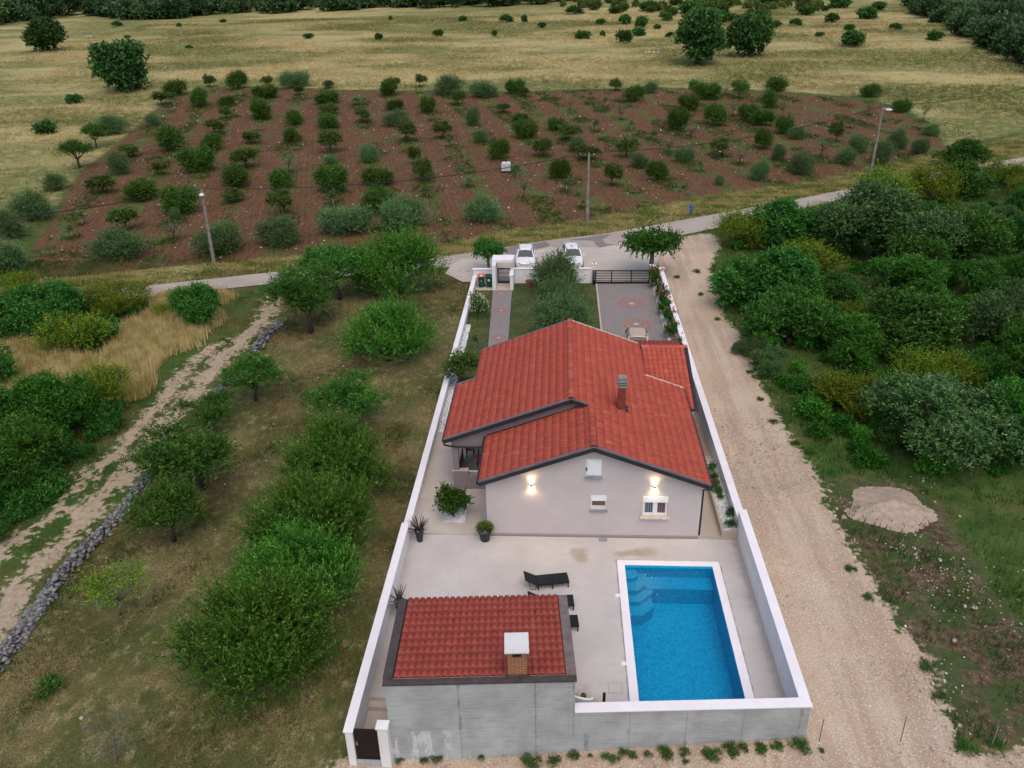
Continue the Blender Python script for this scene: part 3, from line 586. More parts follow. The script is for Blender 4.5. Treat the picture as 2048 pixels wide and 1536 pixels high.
    MB().bar((3.36, 35.9, zr(3.36)+.07), (3.36, 36.5, zr(3.36)+.07), .14, .1).bar((2.84, 35.95, zr(2.84)+.06), (3.34, 35.95, zr(3.34)+.06), .12, .06).build('chimney_flashing', M['fascia'], ch)
    # windows
    def frame(x0, z0, x1, z1, w=.06, y=32.07):
        return MB().box(x0, y, z0, x1, y+.06, z0+w).box(x0, y, z1-w, x1, y+.06, z1).box(x0, y, z0+w, x0+w, y+.06, z1-w).box(x1-w, y, z0+w, x1, y+.06, z1-w)
    x0, z0, x1, z1 = holes['hatch']; fr = frame(x0, z0, x1, z1, .06, 31.985).build('window', M['white'], H)
    m = MB().box(x0+.06, 31.95, z0+.05, x1-.03, 31.99, z1-.03); m.box(x0+.14, 31.935, z0+.1, x1-.12, 31.951, z1-.08); m.build('shutter', M['white'], fr, bevel=.006)
    MB().box(x0+.0, 31.93, z0+.30, x0+.05, 31.98, z0+.46).build('latch', M['fascia'], fr); MB().box(x0-.05, 31.86, z0-.10, x1+.05, 32.0, z0-.02).build('sill', M['greysill'], fr)
    x0, z0, x1, z1 = holes['small']; fr = frame(x0, z0, x1, z1).build('window', M['white'], H)
    MB().box(x0+.004, 31.99, z1-.32, x1-.004, 32.13, z1-.003).build('shutter_box', M['white'], fr); MB().box(x0+.06, 32.11, z0+.06, x1-.06, 32.12, z1-.32).build('pane', M['brownblind'], fr)
    MB().box(x0+.06, 32.05, z0+.07, x1-.06, 32.09, z0+.16).build('sash', M['offwhite'], fr); MB().box(x0-.05, 31.87, z0-.07, x1+.05, 32.0, z0-.003).build('sill', M['greysill'], fr)
    x0, z0, x1, z1 = holes['big']; fr = frame(x0, z0, x1, z1, .07).build('window', M['white'], H); xm = .5*(x0+x1)
    MB().box(x0+.004, 31.985, z1-.34, x1-.004, 32.13, z1-.003).build('shutter_box', M['white'], fr)
    MB().box(xm-.07, 32.06, z0+.07, xm+.07, 32.12, z1-.34).build('mullion', M['white'], fr)
    for a, b, mt in ((x0+.07, xm-.07, 'curtain1'), (xm+.07, x1-.07, 'curtain2')):
        MB().box(a, 32.11, z0+.07, b, 32.115, z1-.34).build('curtain', M[mt], fr); q = frame(a, z0+.07, b, z1-.34, .035, 32.055); q.build('sash', M['white'], fr)
    MB().box(x0-.09, 31.985, z0-.05, x0-.003, 32.0, z1+.05).build('surround', M['sill'], fr); MB().box(x1+.003, 31.985, z0-.05, x1+.09, 32.0, z1+.05).build('surround', M['sill'], fr)
    MB().box(x0-.1, 31.85, z0-.13, x1+.1, 32.0, z0-.05).build('sill', M['sill'], fr)
    # wall lamps, lit
    for x in (-1.23, 4.42):
        lp = MB().box(x-.055, 31.86, 2.84, x+.055, 31.995, 3.02).build('wall_lamp', M['galv'], H, bevel=.01)
        MB().lathe((x, 31.92, 3.021), [(.045, 0), (.05, .012), (.03, .03)], 10).build('lamp_lens', M['lampglow'], lp); MB().lathe((x, 31.92, 2.839), [(.03, -.03), (.05, -.012), (.045, 0)], 10).build('lamp_lens', M['lampglow'], lp)
        for sgn in (1, -1):
            ld = bpy.data.lights.new('lamp_beam', 'SPOT'); ld.energy = 20 if sgn < 0 else 17; ld.color = (1, .68, .36); ld.spot_size = math.radians(150); ld.spot_blend = 1.0; ld.shadow_soft_size = .03
            lo = bpy.data.objects.new('lamp_beam', ld); COL.objects.link(lo); lo.parent = lp; o = ORG[H.name]
            lo.location = (x-o[0], 31.88-o[1], 2.93+sgn*.16-o[2]); lo.rotation_euler = (math.radians(180 if sgn > 0 else 0), 0, 0)
    MB().lathe((-4.0, 35.66, .55), [(.05, 0), (.06, .08), (.03, .14)], 8).build('bulkhead_light', M['offwhite'], H)
    # carport roof on the right
    cs = .2664; cc = math.cos(math.atan(cs)); sn = math.sin(math.atan(cs)); yr, zr0 = 44.93, 4.04
    tiles('carport_roof', M['tile2'], H, (0, yr, zr0), (1, 0, 0), (0, -cc, -sn), lambda v: ((4.86, 7.38) if v*cc < 3.9 else (5.0, 7.38)), (yr-39.74)/cc, seed=7, tw=.27, th=.40, amp=.05)
    tiles('carport_roof', M['tile2'], H, (0, yr, zr0), (1, 0, 0), (0, cc, -sn), lambda v: (3.86, 7.3), (47.06-yr)/cc, seed=8, tw=.27, th=.40, amp=.05)
    ridge('ridge_cap', M['tile2'], H, (4.84, yr, zr0+.03), (7.5, yr, zr0+.03), .15, seed=9)
    m = MB(); m.prism([(yr, zr0-.03), (39.78, zr0-.03-cs*(yr-39.78)), (39.78, zr0-.13-cs*(yr-39.78)), (yr, zr0-.13)], 0, 4.84, 7.4); m.prism([(yr, zr0-.03), (yr, zr0-.13), (47.02, zr0-.13-cs*(47.02-yr)), (47.02, zr0-.03-cs*(47.02-yr))], 0, 3.9, 7.3); m.build('carport_light_block', M['fascia'], H)  # slabs added beneath the carport tiles to block light
    m = MB(); m.bar((7.47, 39.72, zr0+.06-cs*(yr-39.72)), (7.47, yr, zr0+.06), .17, .05); m.bar((7.53, 39.72, zr0-.06-cs*(yr-39.72)), (7.53, yr, zr0-.06), .04, .24)
    m.bar((7.42, yr, zr0-.06), (7.36, 47.05, zr0-.06-cs*(47.05-yr)), .1, .2); m.build('carport_trim', M['fascia'], H)
    MB().tube([(4.8, 39.68, 2.72), (7.55, 39.68, 2.72)], .065, 8).tube([(7.2, 39.68, 2.68), (7.12, 39.75, 2.45), (7.12, 39.85, .12)], .045, 8).build('gutter', M['fascia'], H)
    for x, y in ((7.2, 39.95), (7.2, 46.6), (4.2, 46.6)): MB().box(x-.12, y-.12, 0, x+.12, y+.12, zr0-.16-cs*abs(y-yr)).build('carport_post', M['whitewall'], H)
build_house()

# ------------------------------------------------------------------ outbuilding (square to the front wall, turned 3.66 degrees)
OA = math.atan(.064)
def build_outbuilding():
    B = thing('summer_kitchen', 'low outbuilding with board marked concrete wall, ribbed red roof and brick chimney', 'outbuilding', (.62, 20.34, 0), OA, local=True)
    Wd, Dp, zf, zb = 6.44, 4.68, 2.93, 2.28; sl = (zf-zb)/Dp; c = math.cos(math.atan(sl)); s = math.sin(math.atan(sl))
    MB().box(-Wd, .0, -2.0, 0, .28, zf).build('front_wall', M['rawconc'], B)
    MB().prism([(.283, -2.0), (Dp, -.3), (Dp, zb-.1), (.283, zf-.08)], 0, -.25, -.002).build('side_wall', M['rawconc2'], B); MB().prism([(.283, -2.0), (Dp, -.3), (Dp, zb-.1), (.283, zf-.08)], 0, -Wd+.002, -Wd+.25).build('side_wall', M['rawconc2'], B)
    MB().box(-Wd+.25, Dp-.25, -.2, -.253, Dp-.003, zb-.12).build('back_wall', M['housedark'], B)
    MB().prism([(.1, zf-.02), (.1, zf-.14), (Dp+.12, zb-.14), (Dp+.12, zb-.02)], 0, -Wd+.03, -.03).build('roof_light_block', M['fascia'], B)  # slab added beneath the tile sheet to block light
    tiles('roof', M['tile'], B, (0, .20, zf+.05), (1, 0, 0), (0, c, -s), lambda v: (-Wd+.27, -.29), (Dp-.02)/c, tw=.236, th=.42, amp=.075, lip=.007, seed=21, local=True)
    m = MB(); m.box(-Wd-.05, -.05, zf-.03, .05, .20, zf+.035); m.build('front_flashing', M['flash'], B)
    m = MB(); m.bar((-Wd+.10, .20, zf+.05), (-Wd+.10, Dp+.1, zb+.075), .32, .12); m.bar((-Wd-.04, .20, zf-.04), (-Wd-.04, Dp+.1, zb-.03), .03, .16); m.build('side_flashing', M['flash'], B)
    m = MB(); m.bar((-.12, .20, zf+.05), (-.12, Dp+.1, zb+.075), .34, .12); m.bar((.045, .20, zf-.04), (.045, Dp+.1, zb-.03), .03, .16); m.build('side_flashing', M['flashlight'], B)
    MB().tube([(-Wd, Dp+.16, zb-.05), (0, Dp+.16, zb-.05)], .07, 8).build('gutter', M['fascia'], B)
    MB().box(-.20, -.012, .15, -.003, -.001, zf-.05).build('render_strip', M['rawconc2'], B)
    ch = MB().box(-2.27, .22, zf-.1, -1.60, .86, 4.02).build('chimney', M['brick'], B)
    MB().box(-2.10, .21, 3.83, -1.80, .30, 4.10).build('flue_opening', M['rubber'], ch)
    for x in (-2.27, -1.72): MB().box(x+.002, .23, 4.02, x+.11, .85, 4.11).build('cap_support', M['brick'], ch)
    MB().box(-2.36, .06, 4.11, -1.54, .98, 4.19).build('chimney_cap', M['capstone'], ch, bevel=.012)
    MB().box(-2.31, .19, zf-.02, -2.272, .92, 3.42).box(-1.598, .19, zf-.02, -1.56, .92, 3.42).box(-2.272, .10, zf+.03, -1.598, .216, zf+.10).build('chimney_flashing', M['flash'], ch)
build_outbuilding()

# ------------------------------------------------------------------ boundary walls and gates
def wallthing(name, label, body, cap, bm, cm=None, cat='wall'):
    c = body[0]; t = thing(name, label, cat, (c[0], c[1], 0)); m = MB()
    for b in body if isinstance(body[0], (list, tuple)) else [body]: m.box(*b)
    m.build('wall_body', bm, t)
    if cap:
        m = MB()
        for b in cap: m.box(*b)
        m.build('coping', cm or M['coping'], t, bevel=.008)
    return t
def walls():
    body = lambda bs: bs
    def W_(name, label, bodies, caps, bm=M['whitewall'], cat='boundary wall'):
        t = thing(name, label, cat, (bodies[0][0], bodies[0][1], bodies[0][2])); m = MB()
        for b in bodies: m.box(*b)
        m.build('wall_body', bm, t); m = MB()
        for b in caps: m.box(*b)
        m.build('coping', M['coping'], t, bevel=.006); return t
    W_('boundary_wall', 'long white rendered wall between the fruit trees and the house, stepped where pot stands', [(-7.30, 19.62, -2.5, -7.04, 31.5, .97), (-7.302, 31.503, -2, -7.042, 66.7, .67)], [(-7.35, 19.57, .97, -7.0, 31.5, 1.02), (-7.35, 31.503, .67, -7.0, 66.7, .72)])
    W_('boundary_wall', 'long white rendered wall between the pool and the gravel track, stepped by planter', [(8.46, 21.13, -2, 8.74, 32.3, 1.43), (8.458, 32.303, -2, 8.738, 66.7, .98)], [(8.41, 21.21, 1.43, 8.79, 32.3, 1.478), (8.41, 32.303, .98, 8.79, 66.7, 1.03)])
    # front concrete wall below the pool
    t = thing('retaining_wall', 'raw board marked concrete wall with white coping in front of the pool', 'retaining wall', (.62, 20.34, 0), OA, local=True); L = 8.135/math.cos(OA)
    MB().box(.003, .0, -2.0, L, .28, 1.42).build('wall_body', M['rawconc2'], t)
    MB().box(.003, -.05, 1.42, L+.04, .36, 1.475).build('coping', M['coping'], t, bevel=.006)
    MB().box(.35, -.006, -1.0, .50, -.001, .35).build('mortar_patch', M['greysill'], t)
    # near left gate
    g = thing('garden_gate', 'dark brown slatted metal gate below the concrete outbuilding', 'gate', (-6.6, 19.72, -.5)); m = MB()
    m.box(-7.02, 19.70, -.48, -6.97, 19.75, 1.0).box(-6.22, 19.70, -.48, -6.17, 19.75, 1.0).box(-6.97, 19.70, .95, -6.22, 19.75, 1.0).box(-6.97, 19.70, -.48, -6.22, 19.75, -.43); m.build('gate_frame', M['brownmetal'], g)
    m = MB()
    for k in range(15): m.box(-6.97, 19.712, -.43+k*.0925, -6.22, 19.738, -.43+k*.0925+.075)
    m.build('slat_panel', M['brownmetal'], g); MB().box(-6.97, 19.685, .24, -6.93, 19.70, .40).build('handle', M['galv'], g)
    t = thing('gate_pier', 'short white pier with stone cap beside the dark brown gate', 'pier', (-6.0, 19.75, -1)); MB().box(-6.15, 19.60, -2, -5.80, 19.93, 1.18).build('pier_body', M['whitewall'], t); MB().box(-6.20, 19.55, 1.18, -5.76, 19.94, 1.24).build('pier_cap', M['coping'], t, bevel=.006)
    o = MB().box(-7.03, 19.60, -1.6, -6.16, 20.0, -.50).build('gate_threshold', M['rawconc2']); tag(o, 'concrete threshold slab under the dark brown gate', 'threshold')
    m = MB()
    for k, (ya, yb, z) in enumerate(((21.72, 22.02, -.17), (20.0, 21.72, -.36))): m.box(-7.035, ya, -1.8, -5.90, yb-.003, z)
    tag(m.build('garden_stairs', M['terrace']), 'concrete steps going down beside the outbuilding to the brown gate', 'stairs')
    # road side walls
    W_('garden_wall', 'short white wall behind the two wheelie bins', [(-7.299, 66.703, -1, -5.56, 66.95, 1.27)], [(-7.36, 66.65, 1.27, -5.56, 67.0, 1.32)], cat='garden wall')
    W_('garden_wall', 'white wall behind the olive trees between the two road gates', [(-3.80, 66.703, -1, 2.76, 66.95, 1.30)], [(-3.80, 66.65, 1.30, 2.76, 67.0, 1.35)], cat='garden wall')
    t = thing('gate_portal', 'white portal with flat roof over the slatted pedestrian gate', 'gate portal', (-5.4, 66, 0))
    MB().box(-5.557, 65.0, -.5, -5.27, 67.05, 2.18).build('side_wall', M['whitewall'], t); MB().box(-5.62, 65.9, 2.18, -3.83, 67.25, 2.38).build('flat_roof', M['coping'], t)
    MB().box(-4.08, 65.0, -.5, -3.81, 66.99, 1.30).build('pier_body', M['whitewall'], t); MB().box(-4.13, 64.95, 1.30, -3.803, 66.99, 1.36).build('pier_cap', M['coping'], t)
    def slatgate(name, label, x0, x1, y, z0, z1, n, posts, cat):
        g = thing(name, label, cat, ((x0+x1)/2, y, z0)); m = MB(); w = .07
        m.box(x0, y, z0, x1, y+.06, z0+w).box(x0, y, z1-w, x1, y+.06, z1)
        for px in posts: m.box(px, y+.001, z0+w, px+.08, y+.059, z1-w)
        m.build('gate_frame', M['blackmetal'], g); m = MB(); st = (z1-z0-2*w)/n
        for k in range(n): m.box(x0+.02, y+.015, z0+w+k*st+.02, x1-.02, y+.045, z0+w+k*st+st*.55)
        m.build('slat_panel', M['blackmetal'], g); return g
    g = slatgate('pedestrian_gate', 'narrow black slatted gate under the white portal', -5.25, -4.10, 66.9, .02, 1.32, 10, (-5.25, -4.18), 'gate'); MB().box(-4.22, 66.86, .6, -4.18, 66.90, .75).build('handle', M['galv'], g)
    g = slatgate('driveway_gate', 'wide black slatted sliding gate across the paved driveway', 2.80, 7.58, 66.45, .12, 1.28, 7, (2.80, 3.02, 4.35, 6.0, 7.50), 'gate'); MB().box(2.82, 66.3, .02, 3.05, 66.44, .38).build('gate_motor', M['blackmetal'], g)
    t = thing('gate_pier', 'slim white gate pillar carrying the amber warning light', 'pier', (2.95, 66.85, 0)); MB().box(2.78, 66.70, -.5, 3.10, 67.0, 1.68).build('pier_body', M['whitewall'], t); MB().box(2.73, 66.65, 1.68, 3.15, 67.05, 1.75).build('pier_cap', M['coping'], t)
    t = thing('warning_light', 'small amber gate light on top of the slim white pillar', 'gate light', (2.94, 66.85, 1.75)); MB().lathe((2.94, 66.85, 1.75), [(.07, 0), (.07, .04)], 10).build('lamp_base', M['blackmetal'], t); MB().lathe((2.94, 66.85, 1.79), [(.06, 0), (.06, .09), (.02, .13)], 10).build('lamp_lens', M['amber'], t)
    t = thing('gate_pier', 'white pier at the driveway end beside the roses', 'pier', (7.85, 66.9, 0)); MB().box(7.60, 66.703, -.5, 8.0, 67.1, 1.50).build('pier_body', M['whitewall'], t); MB().box(7.55, 66.65, 1.50, 8.05, 67.15, 1.57).build('pier_cap', M['coping'], t)
    W_('garden_wall', 'short white wall joining the driveway pier to the long track wall', [(8.003, 66.703, -1, 8.74, 66.95, 1.30)], [(8.053, 66.65, 1.30, 8.80, 67.0, 1.35)], cat='garden wall')
walls()

# ------------------------------------------------------------------ floors inside the walls, pool
PX0, PX1, PY0, PY1 = 3.04, 6.96, 21.95, 29.92; CW = .34
def floors():
    m = MB(); z0 = -.35
    a, b, c, d = PX0-CW, PX1+CW, PY0-CW, PY1+CW
    for bx in ((-7.04, 22.02, a, 31.93), (b, 21.0, 8.46, 31.93), (a, d, b, 31.93), (-5.88, 20.5, a, 22.017), (a, 20.98, b, c)): m.box(bx[0]+.001, bx[1], z0, bx[2]-.001, bx[3], 0.0)
    tag(m.build('patio', M['patio']), 'pale stained concrete patio around the pool', 'patio', kind='structure')
    m = MB(); m.box(-7.04, 31.935, -.3, -3.365, 46.0, .10).box(6.602, 31.935, -.3, 8.46, 39.2, .10)
    tag(m.build('terrace', M['terrace']), 'raised concrete terrace strip along both sides of the house', 'terrace', kind='structure')
    tag(MB().box(-4.45, 31.95, .10, -3.38, 35.9, .125).build('walkway', M['terrace']), 'rough concrete walkway between the pebble bed and the house wall', 'walkway', kind='structure')
    tag(MB().box(3.2, 46.9, -.2, 7.72, 66.70, .06).build('driveway', M['drive']), 'grey block paved driveway with two red ring motifs', 'driveway', kind='structure')
    m = MB(); V = [(-5.53, 65.0), (-3.92, 65.0), (-3.45, 46.2), (-4.72, 46.2)]; n = len(V)
    m.add([(x, y, .07) for x, y in V]+[(x, y, -.2) for x, y in V], [(0, 3, 2, 1), (0, 1, 5, 4), (1, 2, 6, 5), (2, 3, 7, 6), (3, 0, 4, 7)]); tag(m.build('garden_path', M['path']), 'narrow grey paved garden path with small red motifs', 'path', kind='structure')
    tag(MB().box(-7.03, 65.0, -.3, -5.56, 66.70, .08).box(-5.265, 65.003, -.3, -4.085, 66.70, .06).build('bin_platform', M['fore']), 'concrete platform under the bins and the pedestrian gate', 'platform', kind='structure')
    tag(MB().box(3.08, 46.9, -.2, 3.197, 66.6, .09).build('kerb', M['fore']), 'thin concrete kerb between lawn and driveway', 'kerb', kind='structure'); tag(MB().box(7.723, 46.9, -.2, 7.80, 66.4, .14).build('kerb', M['fore']), 'thin concrete kerb between driveway and rose bed', 'kerb', kind='structure')
    # pool
    t = thing('swimming_pool', 'rectangular swimming pool with white coping, blue mosaic and corner steps', 'swimming pool', (5, 26, 0))
    m = MB(); m.box(a, c, -.25, PX0, d, .03).box(PX1, c, -.25, b, d, .03).box(PX0, c, -.25, PX1, PY0, .03).box(PX0, PY1, -.25, PX1, d, .03); m.build('coping', M['poolcoping'], t)
    m = MB(); zb = -1.45; e = .004
    x0, x1, y0, y1 = PX0+e, PX1-e, PY0+e, PY1-e; m.poly([(x0, y0, zb), (x1, y0, zb), (x1, y1, zb), (x0, y1, zb)])
    for p, q in (((x0, y0), (x1, y0)), ((x1, y0), (x1, y1)), ((x1, y1), (x0, y1)), ((x0, y1), (x0, y0))): m.poly([(p[0], p[1], zb), (q[0], q[1], zb), (q[0], q[1], 0.02), (p[0], p[1], 0.02)])
    m.build('basin', M['pooltile'], t)
    m = MB()
    m.prism([(x0+.01, y1-.01), (x0+.01, y1-.82), (x1-.01, y1-.82), (x1-.01, y1-.01)], 2, zb+.003, -.62)
    for k, (w, l, z, ch) in enumerate(((.55, .62, -.22, .2), (.90, 1.20, -.42, .42), (1.2, 1.65, -.67, .65), (1.15, 2.25, -.88, .5))):
        o = .012+.002*k; m.prism([(x0+o, y1-o), (x0+o, y1-l), (x0+w-ch, y1-l), (x0+w, y1-l+ch), (x0+w, y1-o)], 2, zb+.006+.003*k, z)
    m.build('pool_steps', M['pooltile'], t)
    # pool water lies in the basin
    n = 2; m = MB().poly([(x0-.001, y0-.001, -.11), (x1+.001, y0-.001, -.11), (x1+.001, y1+.001, -.11), (x0-.001, y1+.001, -.11)]); tag(m.build('water', M['water']), 'clear blue rippled water filling the swimming pool', 'water', kind='structure')
    for y, l in ((27.9, 'white skimmer lid beside the pool, level with the farthest lounger'), (24.0, 'white skimmer lid beside the pool, nearer the manhole cover')):
        tag(MB().box(2.50, y-.10, -.02, 2.695, y+.10, .022).build('skimmer_lid', M['white'], bevel=.006), l, 'skimmer lid')
    t = thing('manhole_cover', 'square flush manhole cover in the patio beside the pool corner', 'manhole cover', (2.2, 22.8, 0)); MB().box(1.93, 22.52, -.02, 2.47, 23.02, .004).build('cover_frame', M['greysill'], t); MB().box(1.95, 22.54, -.02, 2.45, 23.0, .008).build('cover_plate', M['patio'], t)
    tag(MB().box(1.94, 31.62, -.02, 2.34, 31.90, .008).build('drain_cover', M['greysill']), 'grey rectangular drain cover at the foot of the gable wall', 'drain cover')
    tag(MB().box(6.7, 31.945, .08, 7.62, 31.985, .112).build('drain_channel', M['galv']), 'thin metal drain channel across the side passage by the planter', 'drain')
floors()
# ------------------------------------------------------------------ vegetation prototypes
def unit(v): return v/(np.linalg.norm(v, axis=-1, keepdims=True)+1e-9)
def leafquads(rng, P, D, L, Wd):
    n = len(P); s = unit(np.cross(D, unit(rng.normal(size=(n, 3))))); L = L*rng.uniform(.65, 1.25, (n, 1)); w = Wd*rng.uniform(.7, 1.2, (n, 1))
    mid = P+D*L*.5; mid[:, 2] -= L[:, 0]*.04
    V = np.stack([P, mid+s*w*.5, P+D*L, mid-s*w*.5], 1).reshape(-1, 3); return V
def crown(rng, lumps, nshoot, per, slen, L, Wd, up=.5, jit=.5, zmin=-.6, inner=.5, droop=0.0, spread=.9):
    c = np.array([l[0] for l in lumps]); R = np.array([l[1] if hasattr(l[1], '__len__') else (l[1],)*3 for l in lumps], float)
    pr = R.prod(1)**(2/3); li = rng.choice(len(c), nshoot, p=pr/pr.sum()); d = unit(rng.normal(size=(nshoot, 3)))
    bad = d[:, 2] < zmin; d[bad, 2] *= -1; u = rng.uniform(inner**3, 1.0, (nshoot, 1))**(1/3)*rng.uniform(.92, 1.06, (nshoot, 1))
    p = c[li]+d*R[li]*u; sdv = unit(d*1.0+np.array([0, 0, up])+rng.normal(0, jit, (nshoot, 3))); sl = slen*rng.uniform(.35, 1.65, (nshoot, 1))
    t = np.tile(np.linspace(0.05, 1, per), (nshoot, 1)).reshape(-1, 1); rp = lambda a: np.repeat(a, per, 0)
    P = rp(p)+rp(sdv)*rp(sl)*t; D = unit(rp(sdv)*.7+unit(rng.normal(size=(nshoot*per, 3)))*spread-np.array([0, 0, droop]))
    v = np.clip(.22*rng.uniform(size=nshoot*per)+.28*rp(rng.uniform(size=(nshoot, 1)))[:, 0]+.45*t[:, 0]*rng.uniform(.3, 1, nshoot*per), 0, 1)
    return leafquads(rng, P, D, L, Wd), v
def limbs(mb, rng, base_z, top, lumps, r0, n=6, lean=.1):
    """trunk to base_z, then limbs toward lump centres"""
    tp = np.array([rng.normal(0, lean), rng.normal(0, lean), base_z]); mb.tube([(0, 0, -.15), tp*.5+(rng.normal(0, lean*.4), 0, 0), tp], [r0*1.25, r0, r0*.85], 7)
    for i in rng.permutation(len(lumps))[:n]:
        c = np.array(lumps[i][0]); mid = (tp+c)/2+rng.normal(0, .12, 3); mb.tube([tp-(0, 0, .05), mid, c], [r0*.55, r0*.38, r0*.16], 5)
PROTO = {}
def make_proto(kind, k, lumps, crown_args, mats, trunk=None, bark='bark', frac=None):
    rng = np.random.default_rng(hash_(kind)+k); V, v = crown(rng, lumps, *crown_args[0], **crown_args[1])
    n = len(V)//4; mb = MB()
    if trunk: limbs(mb, rng, *trunk)
    X = np.percentile(np.abs(V[:, :2]), 98.5); H = np.percentile(V[:, 2], 99.5); sc = np.array([.5/X, .5/X, 1/H])
    cme = npmesh(kind+'_crown', V*sc, np.arange(n*4).reshape(-1, 4), [M[m] for m in (mats if isinstance(mats, (list, tuple)) else [mats])], fattr={'v': v}, midx=None if frac is None else (rng.uniform(size=n//crown_args[0][1]).repeat(crown_args[0][1]) < frac).astype(int))
    tme = None
    if trunk:
        tme = bpy.data.meshes.new(kind+'_trunk'); tme.from_pydata([tuple(np.array(q)*sc) for q in mb.v], [], mb.f); tme.materials.append(M[bark]); tme.polygons.foreach_set('use_smooth', [True]*len(tme.polygons)); tme.update()
    PROTO.setdefault(kind, []).append((cme, tme))
def hash_(s): return sum((i+1)*ord(c) for i, c in enumerate(s))*7
def lump_cloud(rng, n, R, zc, H, r, flat=1.0, lo=0.0):
    o = []
    for i in range(n):
        a = rng.uniform(0, 6.283); q = math.sqrt(rng.uniform(lo, 1))*R; z = zc+rng.uniform(-1, 1)*H*(1-.6*(q/R)**2); rr = r*rng.uniform(.7, 1.25); o.append(((q*math.cos(a), q*math.sin(a), z), (rr, rr, rr*flat)))
    return o
def dome_cloud(rng, n, R, z0, H, r):
    o = []
    for i in range(n):
        a = rng.uniform(0, 6.283); q = math.sqrt(rng.uniform(0, 1))*R; z = z0+H*max(.04, 1-(q/R)**2)*rng.uniform(.3, 1.12); rr = r*rng.uniform(.6, 1.45); o.append(((q*math.cos(a), q*math.sin(a), z), rr))
    return o
def protos():
    R = np.random.default_rng
    for k in range(4):
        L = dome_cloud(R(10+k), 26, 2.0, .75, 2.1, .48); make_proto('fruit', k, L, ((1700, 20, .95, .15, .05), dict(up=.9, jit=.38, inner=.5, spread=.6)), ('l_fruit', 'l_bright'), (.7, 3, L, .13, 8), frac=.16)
    for k in range(3):
        L = lump_cloud(R(20+k), 12, 1.7, 2.5, .7, .62, .8); make_proto('fruitopen', k, L, ((850, 16, .60, .16, .055), dict(up=.7, jit=.4, inner=.4, spread=.7)), ('l_fruit2', 'l_bright'), (1.3, 3, L, .12, 9), frac=.12)
    for k in range(3):
        L = lump_cloud(R(30+k), 13, 1.4, 1.15, .85, .68); make_proto('olive', k, L, ((1800, 10, .75, .17, .055), dict(up=.7, jit=.5, inner=.55, zmin=-.9)), 'l_olive', (.5, 3, L, .14, 4), 'greybark')
    for k in range(3):
        L = lump_cloud(R(40+k), 12, 1.15, 1.15, .78, .60); make_proto('citrus', k, L, ((1500, 9, .65, .18, .085), dict(up=.75, jit=.5, inner=.55, zmin=-.9)), ('l_citrus', 'l_young'), (.5, 2, L, .11, 4), frac=.1)
    for k in range(3):
        L = lump_cloud(R(50+k), 11, .95, 1.6, .75, .52); make_proto('young', k, L, ((620, 8, .38, .18, .095), dict(up=.6, jit=.5, inner=.3)), ('l_young', 'l_citrus'), (1.0, 2, L, .075, 7), frac=.3)
    for k in range(3):
        L = lump_cloud(R(60+k), 10, .95, 1.9, .75, .35); make_proto('bare', k, L, ((170, 6, .4, .16, .05), dict(up=.6, jit=.5, inner=.2)), ('l_young', 'l_twig'), (1.1, 2, L, .06, 10), frac=.4)
    for k in range(1):
        L = lump_cloud(R(66), 12, 1.0, 1.9, .6, .4); make_proto('brightsparse', k, L, ((260, 7, .45, .17, .06), dict(up=.6, jit=.5, inner=.2)), ('l_bright', 'l_yellow'), (1.0, 2, L, .05, 9), 'greybark', frac=.3)
    for k in range(2):
        L = [((0, 0, 1.2), (.28, .28, .45)), ((.05, 0, 1.7), (.22, .22, .4)), ((-.08, .05, 1.45), (.3, .3, .3))]; make_proto('sapling', k, L, ((130, 7, .25, .16, .05), dict(up=.8, inner=.2)), 'l_olive', (.9, 2, L, .035, 3), 'pale_stake')
    for k in range(4):
        L = lump_cloud(R(70+k), 16, 1.45, 1.35, .95, .62); make_proto('laurel', k, L, ((1900, 9, .28, .15, .07), dict(up=.5, jit=.45, inner=.6)), ('l_laurel', 'l_fruit2'), (.4, 2, L, .12, 5), frac=.12)
    for k in range(2):
        L = lump_cloud(R(80+k), 16, 1.45, 1.35, .95, .6); make_proto('heath', k, L, ((2000, 9, .30, .17, .045), dict(up=.9, jit=.35, inner=.6)), ('l_bright2', 'l_laurel'), (.4, 2, L, .12, 5), frac=.15)
    for k in range(3):
        L = lump_cloud(R(90+k), 22, 1.6, 1.35, .9, .48); make_proto('grey', k, L, ((4600, 9, .20, .085, .045), dict(up=.35, jit=.5, inner=.6)), ('l_grey', 'l_olive'), (.4, 2, L, .14, 6), frac=.3)
    for k in range(3):
        L = lump_cloud(R(100+k), 14, 1.4, 1.3, .9, .42); make_proto('yellow', k, L, ((1100, 11, .75, .12, .05), dict(up=.9, jit=.45, inner=.3)), ('l_yellow', 'l_fruit2'), (.4, 2, L, .10, 7), frac=.35)
    for k in range(3):
        L = lump_cloud(R(110+k), 24, 2.7, 3.6, 3.0, 1.15); make_proto('oak', k, L, ((2300, 8, .8, .55, .34), dict(up=.3, jit=.5, inner=.6)), ('l_oak', 'l_twig'), (1.0, 6, L, .35, 7), frac=.0)
    for k in range(2):
        L = lump_cloud(R(120+k), 14, 1.75, 2.55, .22, .55, .6, .25); make_proto('mulberry', k, L, ((700, 11, .55, .22, .12), dict(up=-.15, jit=.4, inner=.45, droop=.5)), 'l_mulb', (1.7, 3, L, .19, 9), 'greybark')
    for k in range(2):
        L = [((0, 0, .9), .55), ((.35, .1, .75), .42), ((-.4, -.1, .8), .45), ((-.35, .2, 1.35), .35), ((.3, -.2, 1.25), .3), ((-.3, 0, 1.75), .2), ((.1, .35, .8), .4)]; make_proto('lemon', k, L, ((420, 8, .22, .16, .085), dict(up=.5, jit=.5, inner=.4)), ('l_mulb', 'l_citrus'), (.45, 2, L, .05, 5), frac=.3)
